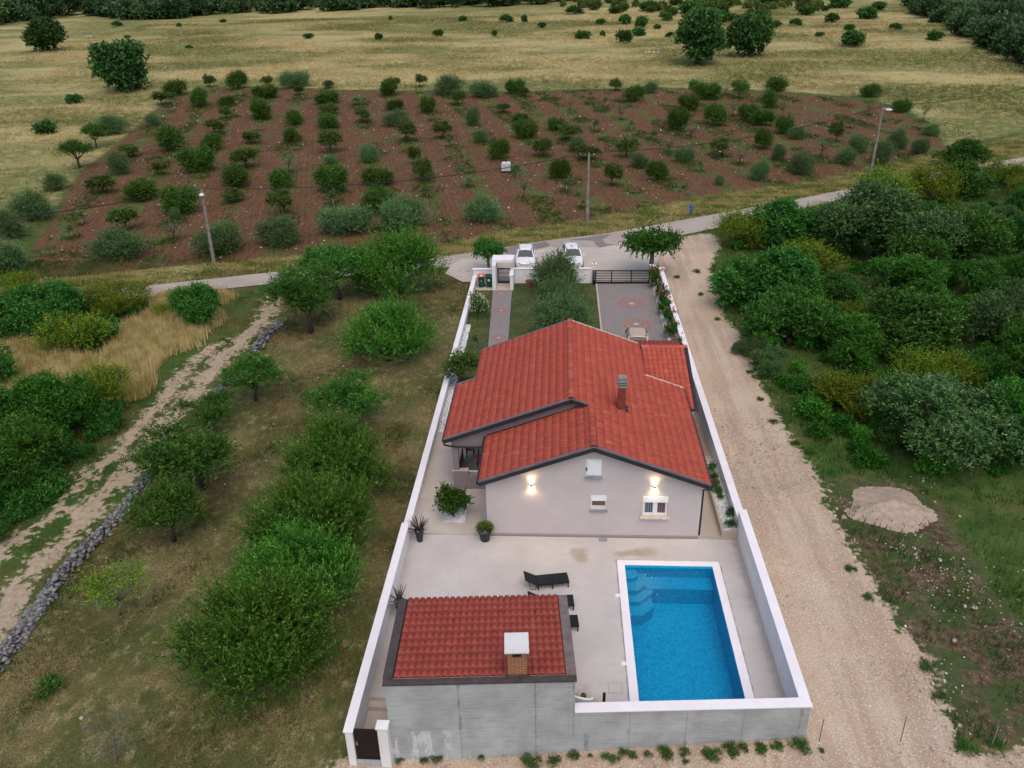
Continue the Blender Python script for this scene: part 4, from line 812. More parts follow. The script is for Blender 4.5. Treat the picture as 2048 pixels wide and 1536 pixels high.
    for k in range(3):
        L = lump_cloud(R(130+k), 8, 1.0, .8, .5, .55); make_proto('farbush', k, L, ((260, 7, .4, .34, .22), dict(up=.5, inner=.4)), ('l_oak', 'l_laurel'), (.3, 1, L, .1, 4), frac=.4)
    for k in range(2):
        L = lump_cloud(R(140+k), 7, .45, .4, .25, .25); make_proto('rose', k, L, ((260, 7, .18, .11, .06), dict(up=.7, inner=.3)), ('l_citrus', 'l_fruit2'), (.2, .6, L, .025, 6), frac=.3)
    for k in range(2):
        L = lump_cloud(R(150+k), 6, .3, .3, .18, .22); make_proto('smallplant', k, L, ((180, 7, .16, .11, .045), dict(up=.8, inner=.2)), 'l_fruit2')
    L = lump_cloud(R(160), 6, .3, .3, .18, .22); make_proto('redplant', 0, L, ((200, 7, .16, .11, .045), dict(up=.8, inner=.2)), ('l_red', 'l_fruit2'), frac=.4)
    for k in range(3):
        L = lump_cloud(R(170+k), 5, .35, .12, .08, .2, .5); make_proto('weed', k, L, ((150, 7, .2, .13, .035), dict(up=.9, inner=.1)), ('l_fruit2', 'l_young'), frac=.4)
protos()
def plant(name, kind, k, p, W_, H_, label, cat, group=None, rot=None, cm=None, ccname='crown', tname='trunk'):
    cme, tme = PROTO[kind][k % len(PROTO[kind])]
    if tme is None:
        o = link(name, cme); o.location = tuple(p)
    else:
        o = bpy.data.objects.new(name, None); COL.objects.link(o); o.location = tuple(p); o.empty_display_size = .3
        for nm, me in ((ccname, cme), (tname, tme)):
            c = bpy.data.objects.new(nm, me); COL.objects.link(c); c.parent = o
    ORG[o.name] = tuple(p)
    o.rotation_euler = (0, 0, random.uniform(0, 6.28) if rot is None else rot); o.scale = (W_, W_, H_); return tag(o, label, cat, group)
def place(px, py, w, h, solid=True):
    """ground point, width and height in metres for a plant whose picture base is (px,py), w x h pixels"""
    p = G(px, py); d = p-CAMP; dh = d[:2]/np.linalg.norm(d[:2]); dep = depth(p); W_ = w*dep/F_PX; dp = math.atan2(-d[2], np.linalg.norm(d[:2]))
    if solid:
        q = p[:2]+dh*W_*.36; p = np.array([q[0], q[1], float(tz(*q))])
    H_ = (h*dep/F_PX-W_*math.sin(dp)*.62)/math.cos(dp) if solid else (h*dep/F_PX-W_*math.sin(dp)*.3)/math.cos(dp)
    return p, W_, min(max(H_, .5*W_), 1.6*W_ if not solid else 1.15*W_)
ORDN = ['first', 'second', 'third', 'fourth', 'fifth', 'sixth', 'seventh', 'eighth', 'ninth', 'tenth', 'eleventh', 'twelfth', 'thirteenth', 'fourteenth', 'fifteenth', 'sixteenth', 'seventeenth', 'eighteenth', 'nineteenth', 'twentieth', 'twenty-first', 'twenty-second', 'twenty-third', 'twenty-fourth', 'twenty-fifth', 'twenty-sixth', 'twenty-seventh', 'twenty-eighth', 'twenty-ninth', 'thirtieth']

# ------------------------------------------------------------------ orchard
ORCH = '''355 194 45 32 c;400 216 38 38 c;420 174 25 24 y;476 180 40 36 c;454 215 32 22 c;454 237 26 24 y;225 273 62 42 o;193 296 52 48 b1;159 336 60 54 b1;345 305 58 52 c;434 268 38 28 y;425 304 46 36 c;262 315 38 26 y;244 351 46 46 o;400 350 62 56 c;310 252 34 24 o;325 210 50 22 y
533 200 45 28 c;535 171 24 18 y;593 178 58 36 o;600 191 22 18 y;520 241 48 42 c;657 210 44 24 c;658 228 40 22 y;588 252 36 30 c;585 287 36 30 c;659 259 46 32 c;661 304 44 42 y;657 177 24 16 y;728 246 30 30 y;781 193 38 34 c;794 168 16 12 c;840 174 28 24 y;790 222 32 22 c;795 255 54 34 o;816 283 40 42 y;857 227 30 32 c;899 191 60 40 o;739 327 36 36 o;885 276 42 34 y;714 210 24 16 s;500 289 42 26 y;492 337 52 42 y;828 332 28 38 y;582 345 44 40 t
970 198 54 36 o;916 211 28 28 y;1031 190 34 30 c;1048 193 24 20 y;1170 183 20 18 t;1182 198 10 16 s;1140 219 16 22 t;1231 182 24 24 y;1267 205 40 32 c;1299 188 28 22 o;1211 214 14 20 s;1008 226 26 20 y;945 254 30 40 o;1242 240 26 32 t;1262 261 13 28 s;1192 263 15 26 s;1309 280 18 20 s;1050 279 44 38 c;1040 247 34 20 c;1113 262 32 26 c;1139 280 46 34 y;961 286 28 24 o;899 296 22 30 t;999 321 38 42 c;1084 314 40 36 y;1153 304 34 30 o;1175 318 50 30 y;1254 316 42 44 y;1336 306 30 32 t;1281 337 36 32 o;1120 360 38 42 c
1388 191 24 28 y;1415 203 46 36 c;1376 223 38 32 b2;1478 197 34 34 y;1451 190 24 28 t;1553 184 44 28 c;1536 219 30 40 c;1564 237 26 38 t;1466 232 22 28 t;1356 264 36 44 c;1381 275 40 28 t;1427 254 48 44 c;1495 245 36 36 c;1525 253 46 34 c;1566 269 34 36 c;1592 280 34 28 o;1523 301 34 48 c;1444 312 44 38 y;1366 327 42 34 o;1481 329 30 30 t;1556 322 26 42 o;1602 352 52 48 o;1642 315 40 40 t;1671 284 28 42 y;1703 257 14 26 s;1737 231 20 38 t;1715 308 42 38 o;1687 332 40 36 o;1742 196 38 26 c;1801 226 34 26 c
1760 329 42 48 o;1792 300 36 42 o;1845 243 24 34 t;1861 273 32 24 o;1839 311 32 34 o;1438 373 20 22 o;1517 362 40 42 o;1398 344 15 24 s;1227 373 38 46 y;1313 364 38 42 c;1134 383 18 26 s;966 448 72 56 o;1047 395 28 40 t;1034 355 24 28 s;1166 415 10 30 s;939 373 18 18 s
283 405 68 46 c;364 432 64 62 c;477 377 64 48 c;466 405 44 30 y;243 523 104 64 o;443 514 96 72 o;255 462 54 50 y;348 480 40 42 t;352 447 24 30 o;166 449 18 40 s;145 477 18 36 s;113 382 44 36 o;70 446 76 66 o;25 478 70 60 o;22 548 74 72 o;205 385 60 36 y;318 350 34 26 y;563 497 82 66 o;700 474 104 66 o;809 468 98 76 o;760 432 66 60 c;569 428 56 52 y;563 383 46 44 c;667 391 58 60 c;668 411 20 34 s;757 373 62 36 b2;847 362 38 44 y;663 330 30 18 o;853 395 24 24 s'''
def orchard():
    desc = dict(o=('olive', 'grey-green olive bush', 'olive tree', 1), c=('citrus', 'dense dark tree', 'orchard tree', 1), y=('young', 'lighter leafy tree', 'orchard tree', 0), t=('bare', 'half bare tree', 'orchard tree', 0), s=('sapling', 'slender sapling', 'sapling', 0), b1=('fruitopen', 'bright green tree', 'orchard tree', 0), b2=('citrus', 'yellowish green tree', 'orchard tree', 1))
    bands = [(440, 999, 'orchard row nearest the road'), (393, 440, 'orchard second row from the road'), (352, 393, 'orchard third row from the road'), (322, 352, 'orchard fourth row from the road'), (298, 322, 'orchard fifth row from the road'), (270, 298, 'orchard sixth row from the road'), (244, 270, 'orchard seventh row from the road'), (218, 244, 'orchard eighth row from the road'), (198, 218, 'orchard row second from the meadow'), (0, 198, 'orchard row nearest the meadow')]
    L = []
    for s in ORCH.replace('\n', ';').split(';'):
        a = s.split(); L.append((int(a[0]), int(a[1]), int(a[2]), int(a[3]), a[4]))
    L.sort(); global ORCHXY; ORCHXY = []
    for lo, hi, where in bands:
        cnt = {}
        for k, (x, y, w, h, c) in enumerate([q for q in L if lo <= q[1] < hi]):
            kind, d, cat, solid = desc[c]; cnt[c] = cnt.get(c, 0)+1; p, W_, H_ = place(x, y, w*1.03, h*1.04, solid); ORCHXY.append((p[0], p[1], W_))
            if kind == 'olive' and w < 34: H_ *= 1.05
            plant({'o': 'olive_tree', 's': 'sapling'}.get(c, 'orchard_tree'), kind, random.randrange(3), p, W_, H_, f'{d}, {ORDN[cnt[c]-1]} such from the left, {where}', cat, {'o': 'olive trees in the orchard', 's': 'saplings in the orchard'}.get(c, 'fruit trees in the orchard'))
orchard()

# ------------------------------------------------------------------ fruit trees of the left lot
LOT_T = [(622, 665, 165, 150, 'fruitopen', 0, 'open crowned fruit tree with forked trunk near the head of the stone wall'),
 (680, 600, 165, 130, 'fruitopen', 0, 'bright topped fruit tree beside the road, behind the forked one'),
 (805, 610, 205, 150, 'fruit', 1, 'large dense dark fruit tree nearest the forecourt'),
 (780, 752, 200, 165, 'fruit', 1, 'broad fruit tree with crown to the ground, beside the small garden tree wall'),
 (512, 803, 125, 108, 'fruitopen', 0, 'lone small fruit tree with visible trunk beside the middle of the stone wall'),
 (425, 880, 135, 80, 'fruitopen', 1, 'low fruit tree crown leaning over the stone wall'),
 (405, 975, 235, 150, 'fruitopen', 0, 'wide spreading fruit tree with thick short trunk by the stone wall'),
 (348, 1082, 160, 140, 'fruitopen', 0, 'small fruit tree with dark straight trunk below the wide one'),
 (712, 890, 190, 115, 'fruitopen', 1, 'pale airy fruit tree at the far end of the row along the white wall'),
 (680, 1018, 240, 160, 'fruit', 1, 'bushy fruit tree in the row along the white wall, opposite the porch'),
 (645, 1160, 275, 190, 'fruit', 1, 'bushy fruit tree in the row along the white wall, opposite the loungers'),
 (615, 1275, 275, 190, 'fruit', 1, 'bushy fruit tree in the row along the white wall, level with the outbuilding ridge'),
 (540, 1405, 345, 265, 'fruit', 1, 'largest fruit tree, at the near end of the row beside the concrete outbuilding'),
 (240, 1228, 150, 125, 'brightsparse', 0, 'sparse yellow-green sapling standing alone in the straw'),
 (110, 1395, 70, 50, 'weed', 1, 'low green sprout clump left of the bare grey sapling')]
for i, (x, y, w, h, kd, so_, lab) in enumerate(LOT_T):
    p, W_, H_ = place(x, y, w*.90, h*.92, so_)
    if kd == 'fruit': H_ = max(H_, .72*W_)
    if kd == 'fruitopen': H_ = max(H_, .62*W_)
    o = plant('fruit_tree' if kd.startswith('fruit') else ('sapling' if kd == 'brightsparse' else 'sprout_clump'), kd, i, p, W_, H_, lab, 'fruit tree' if kd.startswith('fruit') else ('sapling' if kd == 'brightsparse' else 'weed'), 'fruit trees of the left lot' if kd.startswith('fruit') else None)
# bare grey sapling
def twigtree(p, H_, seed, label):
    rng = np.random.default_rng(seed); t = thing('bare_sapling', label, 'sapling', tuple(p)); m = MB(); tw = MB()
    top = np.array(p)+(.15, .1, H_*.42); m.tube([p-np.array((0, 0, .1)), top], [.05, .035], 6).build('trunk', M['greybark'], t)
    def br(b, d, L, r, k):
        e = b+d*L; tw.tube([b, (b+e)/2+rng.normal(0, .03*L, 3), e], [r, r*.75, r*.45], 4, False)
        if k: [br(b+d*L*rng.uniform(.4, 1), unit(d+rng.normal(0, .55, 3)+(0, 0, .15)), L*rng.uniform(.5, .8), r*.6, k-1) for _ in range(4)]
    for a in np.linspace(0, 6.28, 8)[:-1]: br(top-(0, 0, rng.uniform(0, .5)), unit(np.array([math.cos(a), math.sin(a), .8])), H_*.26, .016, 3)
    tw.build('branches', M['greybark'], t)
twigtree(G(230, 1522), 2.6, 5, 'leafless grey sapling with fine twigs in the near corner of the straw lot')

# ------------------------------------------------------------------ scrub
SCR_R = '''1917 345 78 52 laurel;1938 400 78 66 laurel;1864 420 95 82 yellow;1995 378 70 54 yellow;2040 400 50 42 yellow;1770 422 105 60 yellow;1640 472 70 62 yellow;1478 508 86 82 yellow;1562 508 120 100 laurel;1755 545 205 138 grey;1800 570 145 98 laurel;1850 535 50 62 yellow;1927 540 120 104 laurel;1815 612 118 82 heath;1677 607 72 48 laurel;1510 643 170 132 laurel;1610 566 100 66 yellow;1575 715 145 114 laurel;1618 650 66 58 yellow;1700 744 112 106 heath;1815 726 165 114 laurel;2000 706 120 124 grey;2035 520 80 100 laurel;2045 580 70 70 heath;2040 820 120 150 heath;1830 792 100 80 yellow;1900 796 95 84 yellow;1955 790 90 84 laurel;1700 852 112 100 yellow;1862 955 230 178 grey;2000 940 130 165 heath;1480 590 70 60 laurel;1540 760 70 50 grey;1760 830 60 50 laurel;2060 660 90 90 laurel;1730 470 60 46 laurel;1850 470 80 60 laurel;2000 470 60 50 grey;1690 500 60 46 laurel;1960 600 80 70 laurel;1900 660 70 56 heath;1990 800 80 70 yellow;1640 800 60 44 laurel;1780 900 80 56 laurel;1930 860 90 70 laurel;1600 600 60 46 grey;1700 660 60 46 yellow;1540 560 50 40 yellow;1500 720 50 40 grey;2030 440 60 60 laurel;1590 790 46 34 laurel;1950 450 50 36 grey'''
SCR_L = '''40 692 118 92 laurel;120 684 128 108 laurel;255 650 100 52 yellow;45 606 75 48 yellow;155 720 115 76 yellow;410 662 94 84 laurel;30 882 125 106 laurel;118 892 126 130 heath;222 832 94 100 yellow;50 1012 170 158 heath;190 852 66 60 laurel;4 1088 56 54 laurel;-30 800 110 100 laurel;335 645 46 34 yellow;190 632 70 36 yellow'''
def scrub():
    nm = dict(laurel='dark evergreen shrub', heath='bright green shrub', grey='grey-green shrub', yellow='yellow-green shrub')
    for S_, where, gr in ((SCR_R, 'right of the gravel track', 'shrubs right of the gravel track'), (SCR_L, 'left of the dirt track', 'shrubs left of the dirt track')):
        L = [tuple(s.split()) for s in S_.split(';')]; L = sorted([(int(a), int(b), int(c), int(d), e) for a, b, c, d, e in L], key=lambda q: q[1]); cnt = {}; tot = {}
        for q in L: tot[q[4]] = tot.get(q[4], 0)+1
        for i, (x, y, w, h, kd) in enumerate(L):
            cnt[kd] = cnt.get(kd, 0)+1; j = cnt[kd]; p, W_, H_ = place(x, y, w*1.22, h*1.2)
            H_ = max(H_, .6*W_)
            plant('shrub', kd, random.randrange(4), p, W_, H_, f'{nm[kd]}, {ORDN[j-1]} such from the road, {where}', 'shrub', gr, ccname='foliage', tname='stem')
scrub()

def undergrowth():
    rng = np.random.default_rng(31)
    for nm, poly, n, s0, s1, mt, lab in (('undergrowth', [(1440, 500), (1560, 440), (1900, 400), (2060, 400), (2060, 960), (1700, 930), (1600, 830), (1500, 690), (1450, 600)], 230, .7, 1.9, 'l_bright2', 'mid green undergrowth filling the gaps between the shrubs right of the track'),
                                        ('undergrowth', [(-20, 600), (300, 600), (420, 640), (250, 760), (260, 820), (120, 990), (-20, 1090)], 110, .8, 2.0, 'l_laurel', 'dark green undergrowth between the shrubs left of the dirt track')):
        P = np.array(poly, float); pts = []
        while len(pts) < n:
            q = rng.uniform(P.min(0), P.max(0), (200, 2)); q = q[sdf(P, q[:, 0], q[:, 1]) > 0]
            for a, b in q:
                g = G(a, b)
                if sdf(Pg['gravel'], g[:1], g[1:2])[0] < -.6 and sdf(ROADP, g[:1], g[1:2])[0] < -1 and sdf(Pg['tall'], g[:1], g[1:2])[0] < -.3: pts.append((g[0], g[1], rng.uniform(s0, s1)))
        mass(nm, lab, 'undergrowth', pts[:n], 'smallplant', 1, mt, 5)

# ------------------------------------------------------------------ far meadow: oaks, bushes, woods
for x, y, w, h, l in ((245, 188, 94, 98, 'tall dark oak alone in the dry meadow behind the left orchard corner'), (97, 104, 70, 56, 'dark oak in the dry meadow at the far left'), (1393, 133, 96, 106, 'larger of the two dark oaks standing together in the dry meadow'), (1497, 117, 82, 82, 'smaller of the two dark oaks standing together in the dry meadow')):
    p, W_, H_ = place(x, y, w, h); H_ = max(H_, .85*W_); plant('oak_tree', 'oak', random.randrange(3), p, W_, H_, l, 'tree', 'oaks in the dry meadow')
FARB = '''92 270 38 26;153 208 30 18;236 53 18 9;360 54 12 7;446 46 12 7;379 98 13 7;618 78 18 9;256 77 10 6;760 80 18 12;781 40 7 7;925 43 18 10;989 73 11 11;876 73 22 10;1014 46 24 15;1048 45 12 13;1084 56 16 10;1166 79 28 13;1205 74 10 11;1246 88 28 24;1276 72 26 14;1247 50 25 18;1286 57 27 21;1202 50 16 11;1315 59 15 9;1339 75 16 10;1548 58 24 15;1711 95 52 30;1870 81 28 17;1731 40 36 23;1665 46 26 17;1450 46 40 20;1461 62 14 10;1378 28 40 18;1614 31 30 16;1680 18 40 18;1510 40 26 16;1420 18 40 20;1540 14 44 20;1300 24 36 18;1230 28 26 14;1150 30 30 16;1330 42 26 14;1590 52 22 13;1700 62 20 12;1760 22 30 16;1790 60 22 12;1640 74 16 9;880 8 40 14;1500 76 14 8'''
def farbush():
    L = sorted([tuple(map(int, s.split())) for s in FARB.split(';')])
    for i, (x, y, w, h) in enumerate(L):
        p, W_, H_ = place(x, y, w*1.1, h*1.1); sz = 'tiny' if w < 15 else ('small' if w < 26 else 'broad'); 
        plant('meadow_shrub', 'farbush', i, p, W_, H_, f'{sz} dark shrub in the far dry meadow, {ORDN[i] if i < 30 else ORDN[len(L)-1-i]} from the {"left" if i < 30 else "right"} among them', 'shrub', 'shrubs in the far dry meadow', ccname='foliage', tname='stem')
farbush()
def mass(name, label, cat, pts, kind, size, mats, seed):
    rng = np.random.default_rng(seed); VV = []; vv = []; mi = []
    for x, y, s in pts:
        me = PROTO[kind][rng.integers(len(PROTO[kind]))][0]; n = len(me.vertices); V = np.empty(n*3, np.float32); me.vertices.foreach_get('co', V); V = V.reshape(-1, 3)
        a = np.empty(len(me.polygons), np.float32); me.attributes['v'].data.foreach_get('value', a)
        th = rng.uniform(0, 6.28); c, sn = math.cos(th), math.sin(th); h = s*rng.uniform(.6, .9); V = np.stack([(V[:, 0]*c-V[:, 1]*sn)*s+x, (V[:, 0]*sn+V[:, 1]*c)*s+y, V[:, 2]*h+float(tz(x, y))-.1], 1); VV.append(V); vv.append(np.clip(a+rng.uniform(-.25, .25), 0, 1))
    V = np.concatenate(VV); o = link(name, npmesh(name, V, np.arange(len(V)).reshape(-1, 4), [M[mats]], fattr={'v': np.concatenate(vv)})); tag(o, label, cat, kind='stuff')
def woods():
    rng = np.random.default_rng(9); pts = []
    def fill(poly, n, s0, s1):
        P = poly_g(poly); lo, hi = P.min(0), P.max(0); out = []
        while len(out) < n:
            q = rng.uniform(lo, hi, (600, 2)); q = q[sdf(P, q[:, 0], q[:, 1]) > 0]; out += [(a, b, rng.uniform(s0, s1)) for a, b in q]
        return out[:n]
    def pxfill(poly, n, s0, s1):
        P = np.array(poly, float); lo, hi = P.min(0), P.max(0); out = []
        while len(out) < n:
            q = rng.uniform(lo, hi, (300, 2)); q = q[sdf(P, q[:, 0], q[:, 1]) > 0]
            for a, b in q:
                g = G(a, b); out.append((g[0], g[1], rng.uniform(s0, s1)))
        return out[:n]
    mass('woods', 'dark evergreen wood along the far upper left edge of the dry meadow', 'woods', pxfill([(-60, 52), (50, 48), (90, 42), (200, 30), (250, 40), (330, 39), (420, 32), (560, 26), (720, 22), (860, 16), (1000, 14), (1140, 8), (1140, -14), (700, -18), (-60, -18)], 480, 7, 12), 'farbush', 8, 'l_wood', 1)
    mass('woods', 'dark evergreen wood on the far right slope of the dry meadow', 'woods', pxfill([(1815, 4), (1840, 34), (1880, 50), (1930, 76), (1990, 104), (2048, 124), (2120, 165), (2140, -10), (1815, -12)], 330, 5, 8.5), 'farbush', 8, 'l_wood', 2)
    mass('scrub', 'low green scrub on the far upper edge of the dry meadow', 'scrub', pxfill([(1120, 16), (1250, 26), (1350, 44), (1480, 44), (1560, 34), (1640, 26), (1700, 8), (1700, -8), (1120, -10)], 150, 2, 4.5), 'farbush', 8, 'l_young', 3)
woods()
undergrowth()

# ------------------------------------------------------------------ grass
def blades(rng, P, h, w, lean=.35):
    n = len(P); a = rng.uniform(0, 6.283, n); s = np.stack([np.cos(a), np.sin(a), np.zeros(n)], 1)*(w*rng.uniform(.6, 1.3, (n, 1)))*.5
    b = rng.uniform(0, 6.283, n); H = h*rng.uniform(.5, 1.25, (n, 1)); tip = P+np.concatenate([np.stack([np.cos(b), np.sin(b)], 1)*H*lean*rng.uniform(.2, 1, (n, 1)), H], 1)
    return np.stack([P-s, P+s, tip], 1).reshape(-1, 3)
def grass(name, label, cat, mat, n, zones, bbox, h, w, seed, clump=0, lean=.35, extra=None):
    rng = np.random.default_rng(seed); out = []; tot = 0; x0, y0, x1, y1 = bbox
    while tot < n:
        q = rng.uniform((x0, y0), (x1, y1), (n, 2))
        if clump: q = np.repeat(q[:max(1, n//clump)], clump, 0)+rng.normal(0, h*.45+.05, (max(1, n//clump)*clump, 2))
        ok = np.ones(len(q), bool)
        for nm, lo, hi in zones:
            s = sdf(nm if isinstance(nm, np.ndarray) else Pg[nm], q[:, 0], q[:, 1]); ok &= (s > lo) & (s < hi)
        ok &= ~in_lot(q[:, 0], q[:, 1], -.3)
        if extra is not None: ok &= extra(q, rng)
        q = q[ok]; out.append(q); tot += len(q)
        if len(out) > 60: break
    q = np.concatenate(out)[:n]; P = np.stack([q[:, 0], q[:, 1], tz(q[:, 0], q[:, 1])-.01], 1); V = blades(rng, P, h, w, lean)
    o = link(name, npmesh(name, V, np.arange(len(V)).reshape(-1, 3), [M[mat]], fattr={'v': rng.uniform(0, 1, len(q))})); tag(o, label, cat, kind='stuff')
def nz(q, s, seed=0):
    r = np.random.default_rng(seed); v = 0
    for i in range(6):
        a = r.uniform(0, 6.28); v = v+np.sin((q[:, 0]*math.cos(a)+q[:, 1]*math.sin(a))*s*r.uniform(.5, 1.8)+r.uniform(0, 6.28))
    return v/2.4
BIG = 1e9
offrut = lambda q, rng: np.minimum(dline(Rg[0], q[:, 0], q[:, 1])-.5, dline(Rg[1], q[:, 0], q[:, 1])-.7) > rng.normal(0, .25, len(q))
offroad = lambda q, rng: sdf(ROADP, q[:, 0], q[:, 1]) < -.1
grass('dry_meadow_grass', 'straw and green grass of the dry meadow beyond the orchard', 'grass', 'g_field', 330000, [('field', .5, BIG), ('soil', -BIG, -1)], (-150, 78, 170, 330), .42, .17, 1, 9, extra=lambda q, r: nz(q, .12, 2)+r.normal(0, .5, len(q)) > -.2)
grass('tall_dry_grass', 'tall golden dry grass beside the left dirt track', 'grass', 'g_tall', 60000, [('tall', -1.2, BIG)], tuple(np.r_[Pg['tall'].min(0)-1.5, Pg['tall'].max(0)+1.5]), .95, .05, 2, 9, lean=.35, extra=lambda q, r: sdf(Pg['tall'], q[:, 0], q[:, 1])+.9*nz(q, .9, 21)+r.normal(0, .3, len(q)) > -.1)
grass('lot_grass', 'short straw and green grass under the fruit trees', 'grass', 'g_lot', 130000, [('lot', -.3, BIG)], tuple(np.r_[Pg['lot'].min(0)+(0, 0), Pg['lot'].max(0)]), .11, .035, 3, 5, .9, extra=lambda q, r: nz(q, .8, 4)+r.normal(0, .6, len(q)) > -.3)
grass('track_grass', 'low grass growing between the wheel ruts of the left dirt track', 'grass', 'g_lot', 45000, [('lot', -9, -.2)], tuple(np.r_[Pg['lot'].min(0)-(10, 0), Pg['lot'].max(0)]), .16, .04, 4, 5, .7, extra=lambda q, r: offrut(q, r) & offroad(q, r))
RM = np.array([(11, 16), (70, 16), (120, 110), (70, 112), (40, 98), (20, 90), (10, 75)], float)
grass('meadow_grass', 'rough green grass between the shrubs right of the gravel track', 'grass', 'g_green', 260000, [(RM, 0, BIG), ('gravel', -BIG, -.1), ('verge', -BIG, 0), ('soil', -BIG, 0), ('field', -BIG, 0)], (9, 16, 95, 112), .36, .06, 5, 6, .5, extra=lambda q, r: offroad(q, r) & ((sdf(Pg['rubble'], q[:, 0], q[:, 1]) < 0) | (nz(q, 1.2, 6)+r.normal(0, .4, len(q)) > -.05)))
LM = np.array([(-46, 20), (-16, 20), (-16, 73), (-60, 73), (-60, 50)], float)
grass('meadow_grass', 'rough green grass between the shrubs left of the dirt track', 'grass', 'g_green', 70000, [(LM, 0, BIG), ('lot', -BIG, -8), ('verge', -BIG, 0), ('tall', -BIG, 0)], (-60, 20, -16, 73), .30, .055, 6, 6, .5, extra=lambda q, r: offrut(q, r) & offroad(q, r))
grass('verge_grass', 'yellow-green mown grass strip between road and orchard', 'grass', 'g_verge', 80000, [('verge', 0, BIG)], tuple(np.r_[Pg['verge'].min(0), Pg['verge'].max(0)]), .28, .07, 7, 6, .8, extra=offroad)
grass('orchard_weeds', 'green weed patches between the orchard rows', 'weeds', 'g_weed', 100000, [('soil', 0, BIG)], tuple(np.r_[Pg['soil'].min(0), Pg['soil'].max(0)]), .26, .10, 8, 12, .6, extra=lambda q, r: nz(q, .55, 8)+.5*nz(q, .2, 9)+1.1*np.cos(6.28318*(q[:, 0]*.9679+q[:, 1]*.2515+1.7)/5.7)+r.normal(0, .35, len(q)) > .85)
def under_trees():
    rng = np.random.default_rng(77); A = np.array(ORCHXY); i = rng.integers(len(A), size=70000); a = rng.uniform(0, 6.28, 70000); r = np.abs(rng.normal(0, .55, 70000))*(A[i, 2]*.75+.5); q = np.stack([A[i, 0]+r*np.cos(a), A[i, 1]+r*np.sin(a)*1.5], 1)
    q = q[(nz(q, .9, 14)+rng.normal(0, .4, len(q)) > -.35) & (sdf(ROADP, q[:, 0], q[:, 1]) < -.2)]; V = blades(rng, np.c_[q, tz(q[:, 0], q[:, 1])-.01], .26, .09, .6); tag(link('orchard_grass', npmesh('orchard_grass', V, np.arange(len(V)).reshape(-1, 3), [M['g_weed']], fattr={'v': rng.uniform(0, 1, len(q))})), 'green grass growing around the feet of the orchard trees', 'grass', kind='stuff')
under_trees()
def lawn():
    m = MB()
    z = lambda a, b, c, d: m.box(a, b, -.2, c, d, .045)
    z(-3.30, 45.6, 3.075, 66.7); 
    V = [(-7.03, 46.0), (-4.74, 46.0), (-5.55, 64.99), (-7.03, 64.99)]; m.add([(x, y, .045) for x, y in V], [(0, 1, 2, 3)])
    V = [(-3.30, 45.6), (-3.30, 64.6), (-3.30, 66.7), (-3.9, 66.7), (-3.9, 64.99), (-3.44, 46.2)]; m.add([(x, y, .045) for x, y in V], [(0, 1, 2, 3, 4, 5)])
    t = NT('lawn_soil'); n = t.noise(.7, 5); n3 = t.noise(6, 4); k = t.mix(t.ss(n, .35, .65), (.045, .085, .020), (.115, .11, .042)); k = t.mix(t.ss(n3, .4, .75, 0, .6), k, (.03, .035, .014)); t.bump(n3, .5, .08)
    tag(m.build('lawn', t.fin(k, .95)), 'patchy green lawn inside the front garden', 'lawn', kind='structure')
    rng = np.random.default_rng(5); q = rng.uniform((-7, 46), (3.0, 66.6), (26000, 2)); f = (q[:, 1]-46.2)/18.8; q = q[((q[:, 0] < -4.74-f*.8) | (q[:, 0] > -3.42-f*.5))]; q = q[~((q[:, 0] < -5.2) & (q[:, 1] > 64.9))]
    V = blades(rng, np.c_[q, np.full(len(q), .04)], .07, .035, .6); tag(link('lawn_grass', npmesh('lawn_grass', V, np.arange(len(V)).reshape(-1, 3), [M['g_lawn']], fattr={'v': rng.uniform(0, 1, len(q))})), 'short blades of the front garden lawn', 'grass', kind='stuff')
lawn()
def rocks(name, label, cat, P, S_, mat, seed, kind='stuff', flat=.7, sub=1):
    rng = np.random.default_rng(seed); import bmesh
    bm = bmesh.new(); bmesh.ops.create_icosphere(bm, subdivisions=sub, radius=1); bv = np.array([v.co[:] for v in bm.verts]); bf = np.array([[v.index for v in f.verts] for f in bm.faces]); bm.free()
    n = len(P); k = len(bv); R = rng.normal(size=(n, 3, 3)); Q = np.linalg.qr(R)[0]
    sc = np.asarray(S_).reshape(-1, 1, 1)*rng.uniform(.6, 1.3, (n, 1, 3)); V = (bv[None]*(1+rng.normal(0, .16, (n, k, 1))))*sc; V = np.einsum('nkj,nij->nki', V, Q); V[..., 2] *= flat; V = V+np.asarray(P)[:, None, :]
    Fc = (bf[None]+np.arange(n)[:, None, None]*k).reshape(-1, 3); o = link(name, npmesh(name, V.reshape(-1, 3), Fc, [M[mat]], fattr={'v': np.repeat(rng.uniform(0, 1, n), len(bf))})); return tag(o, label, cat, kind=kind)
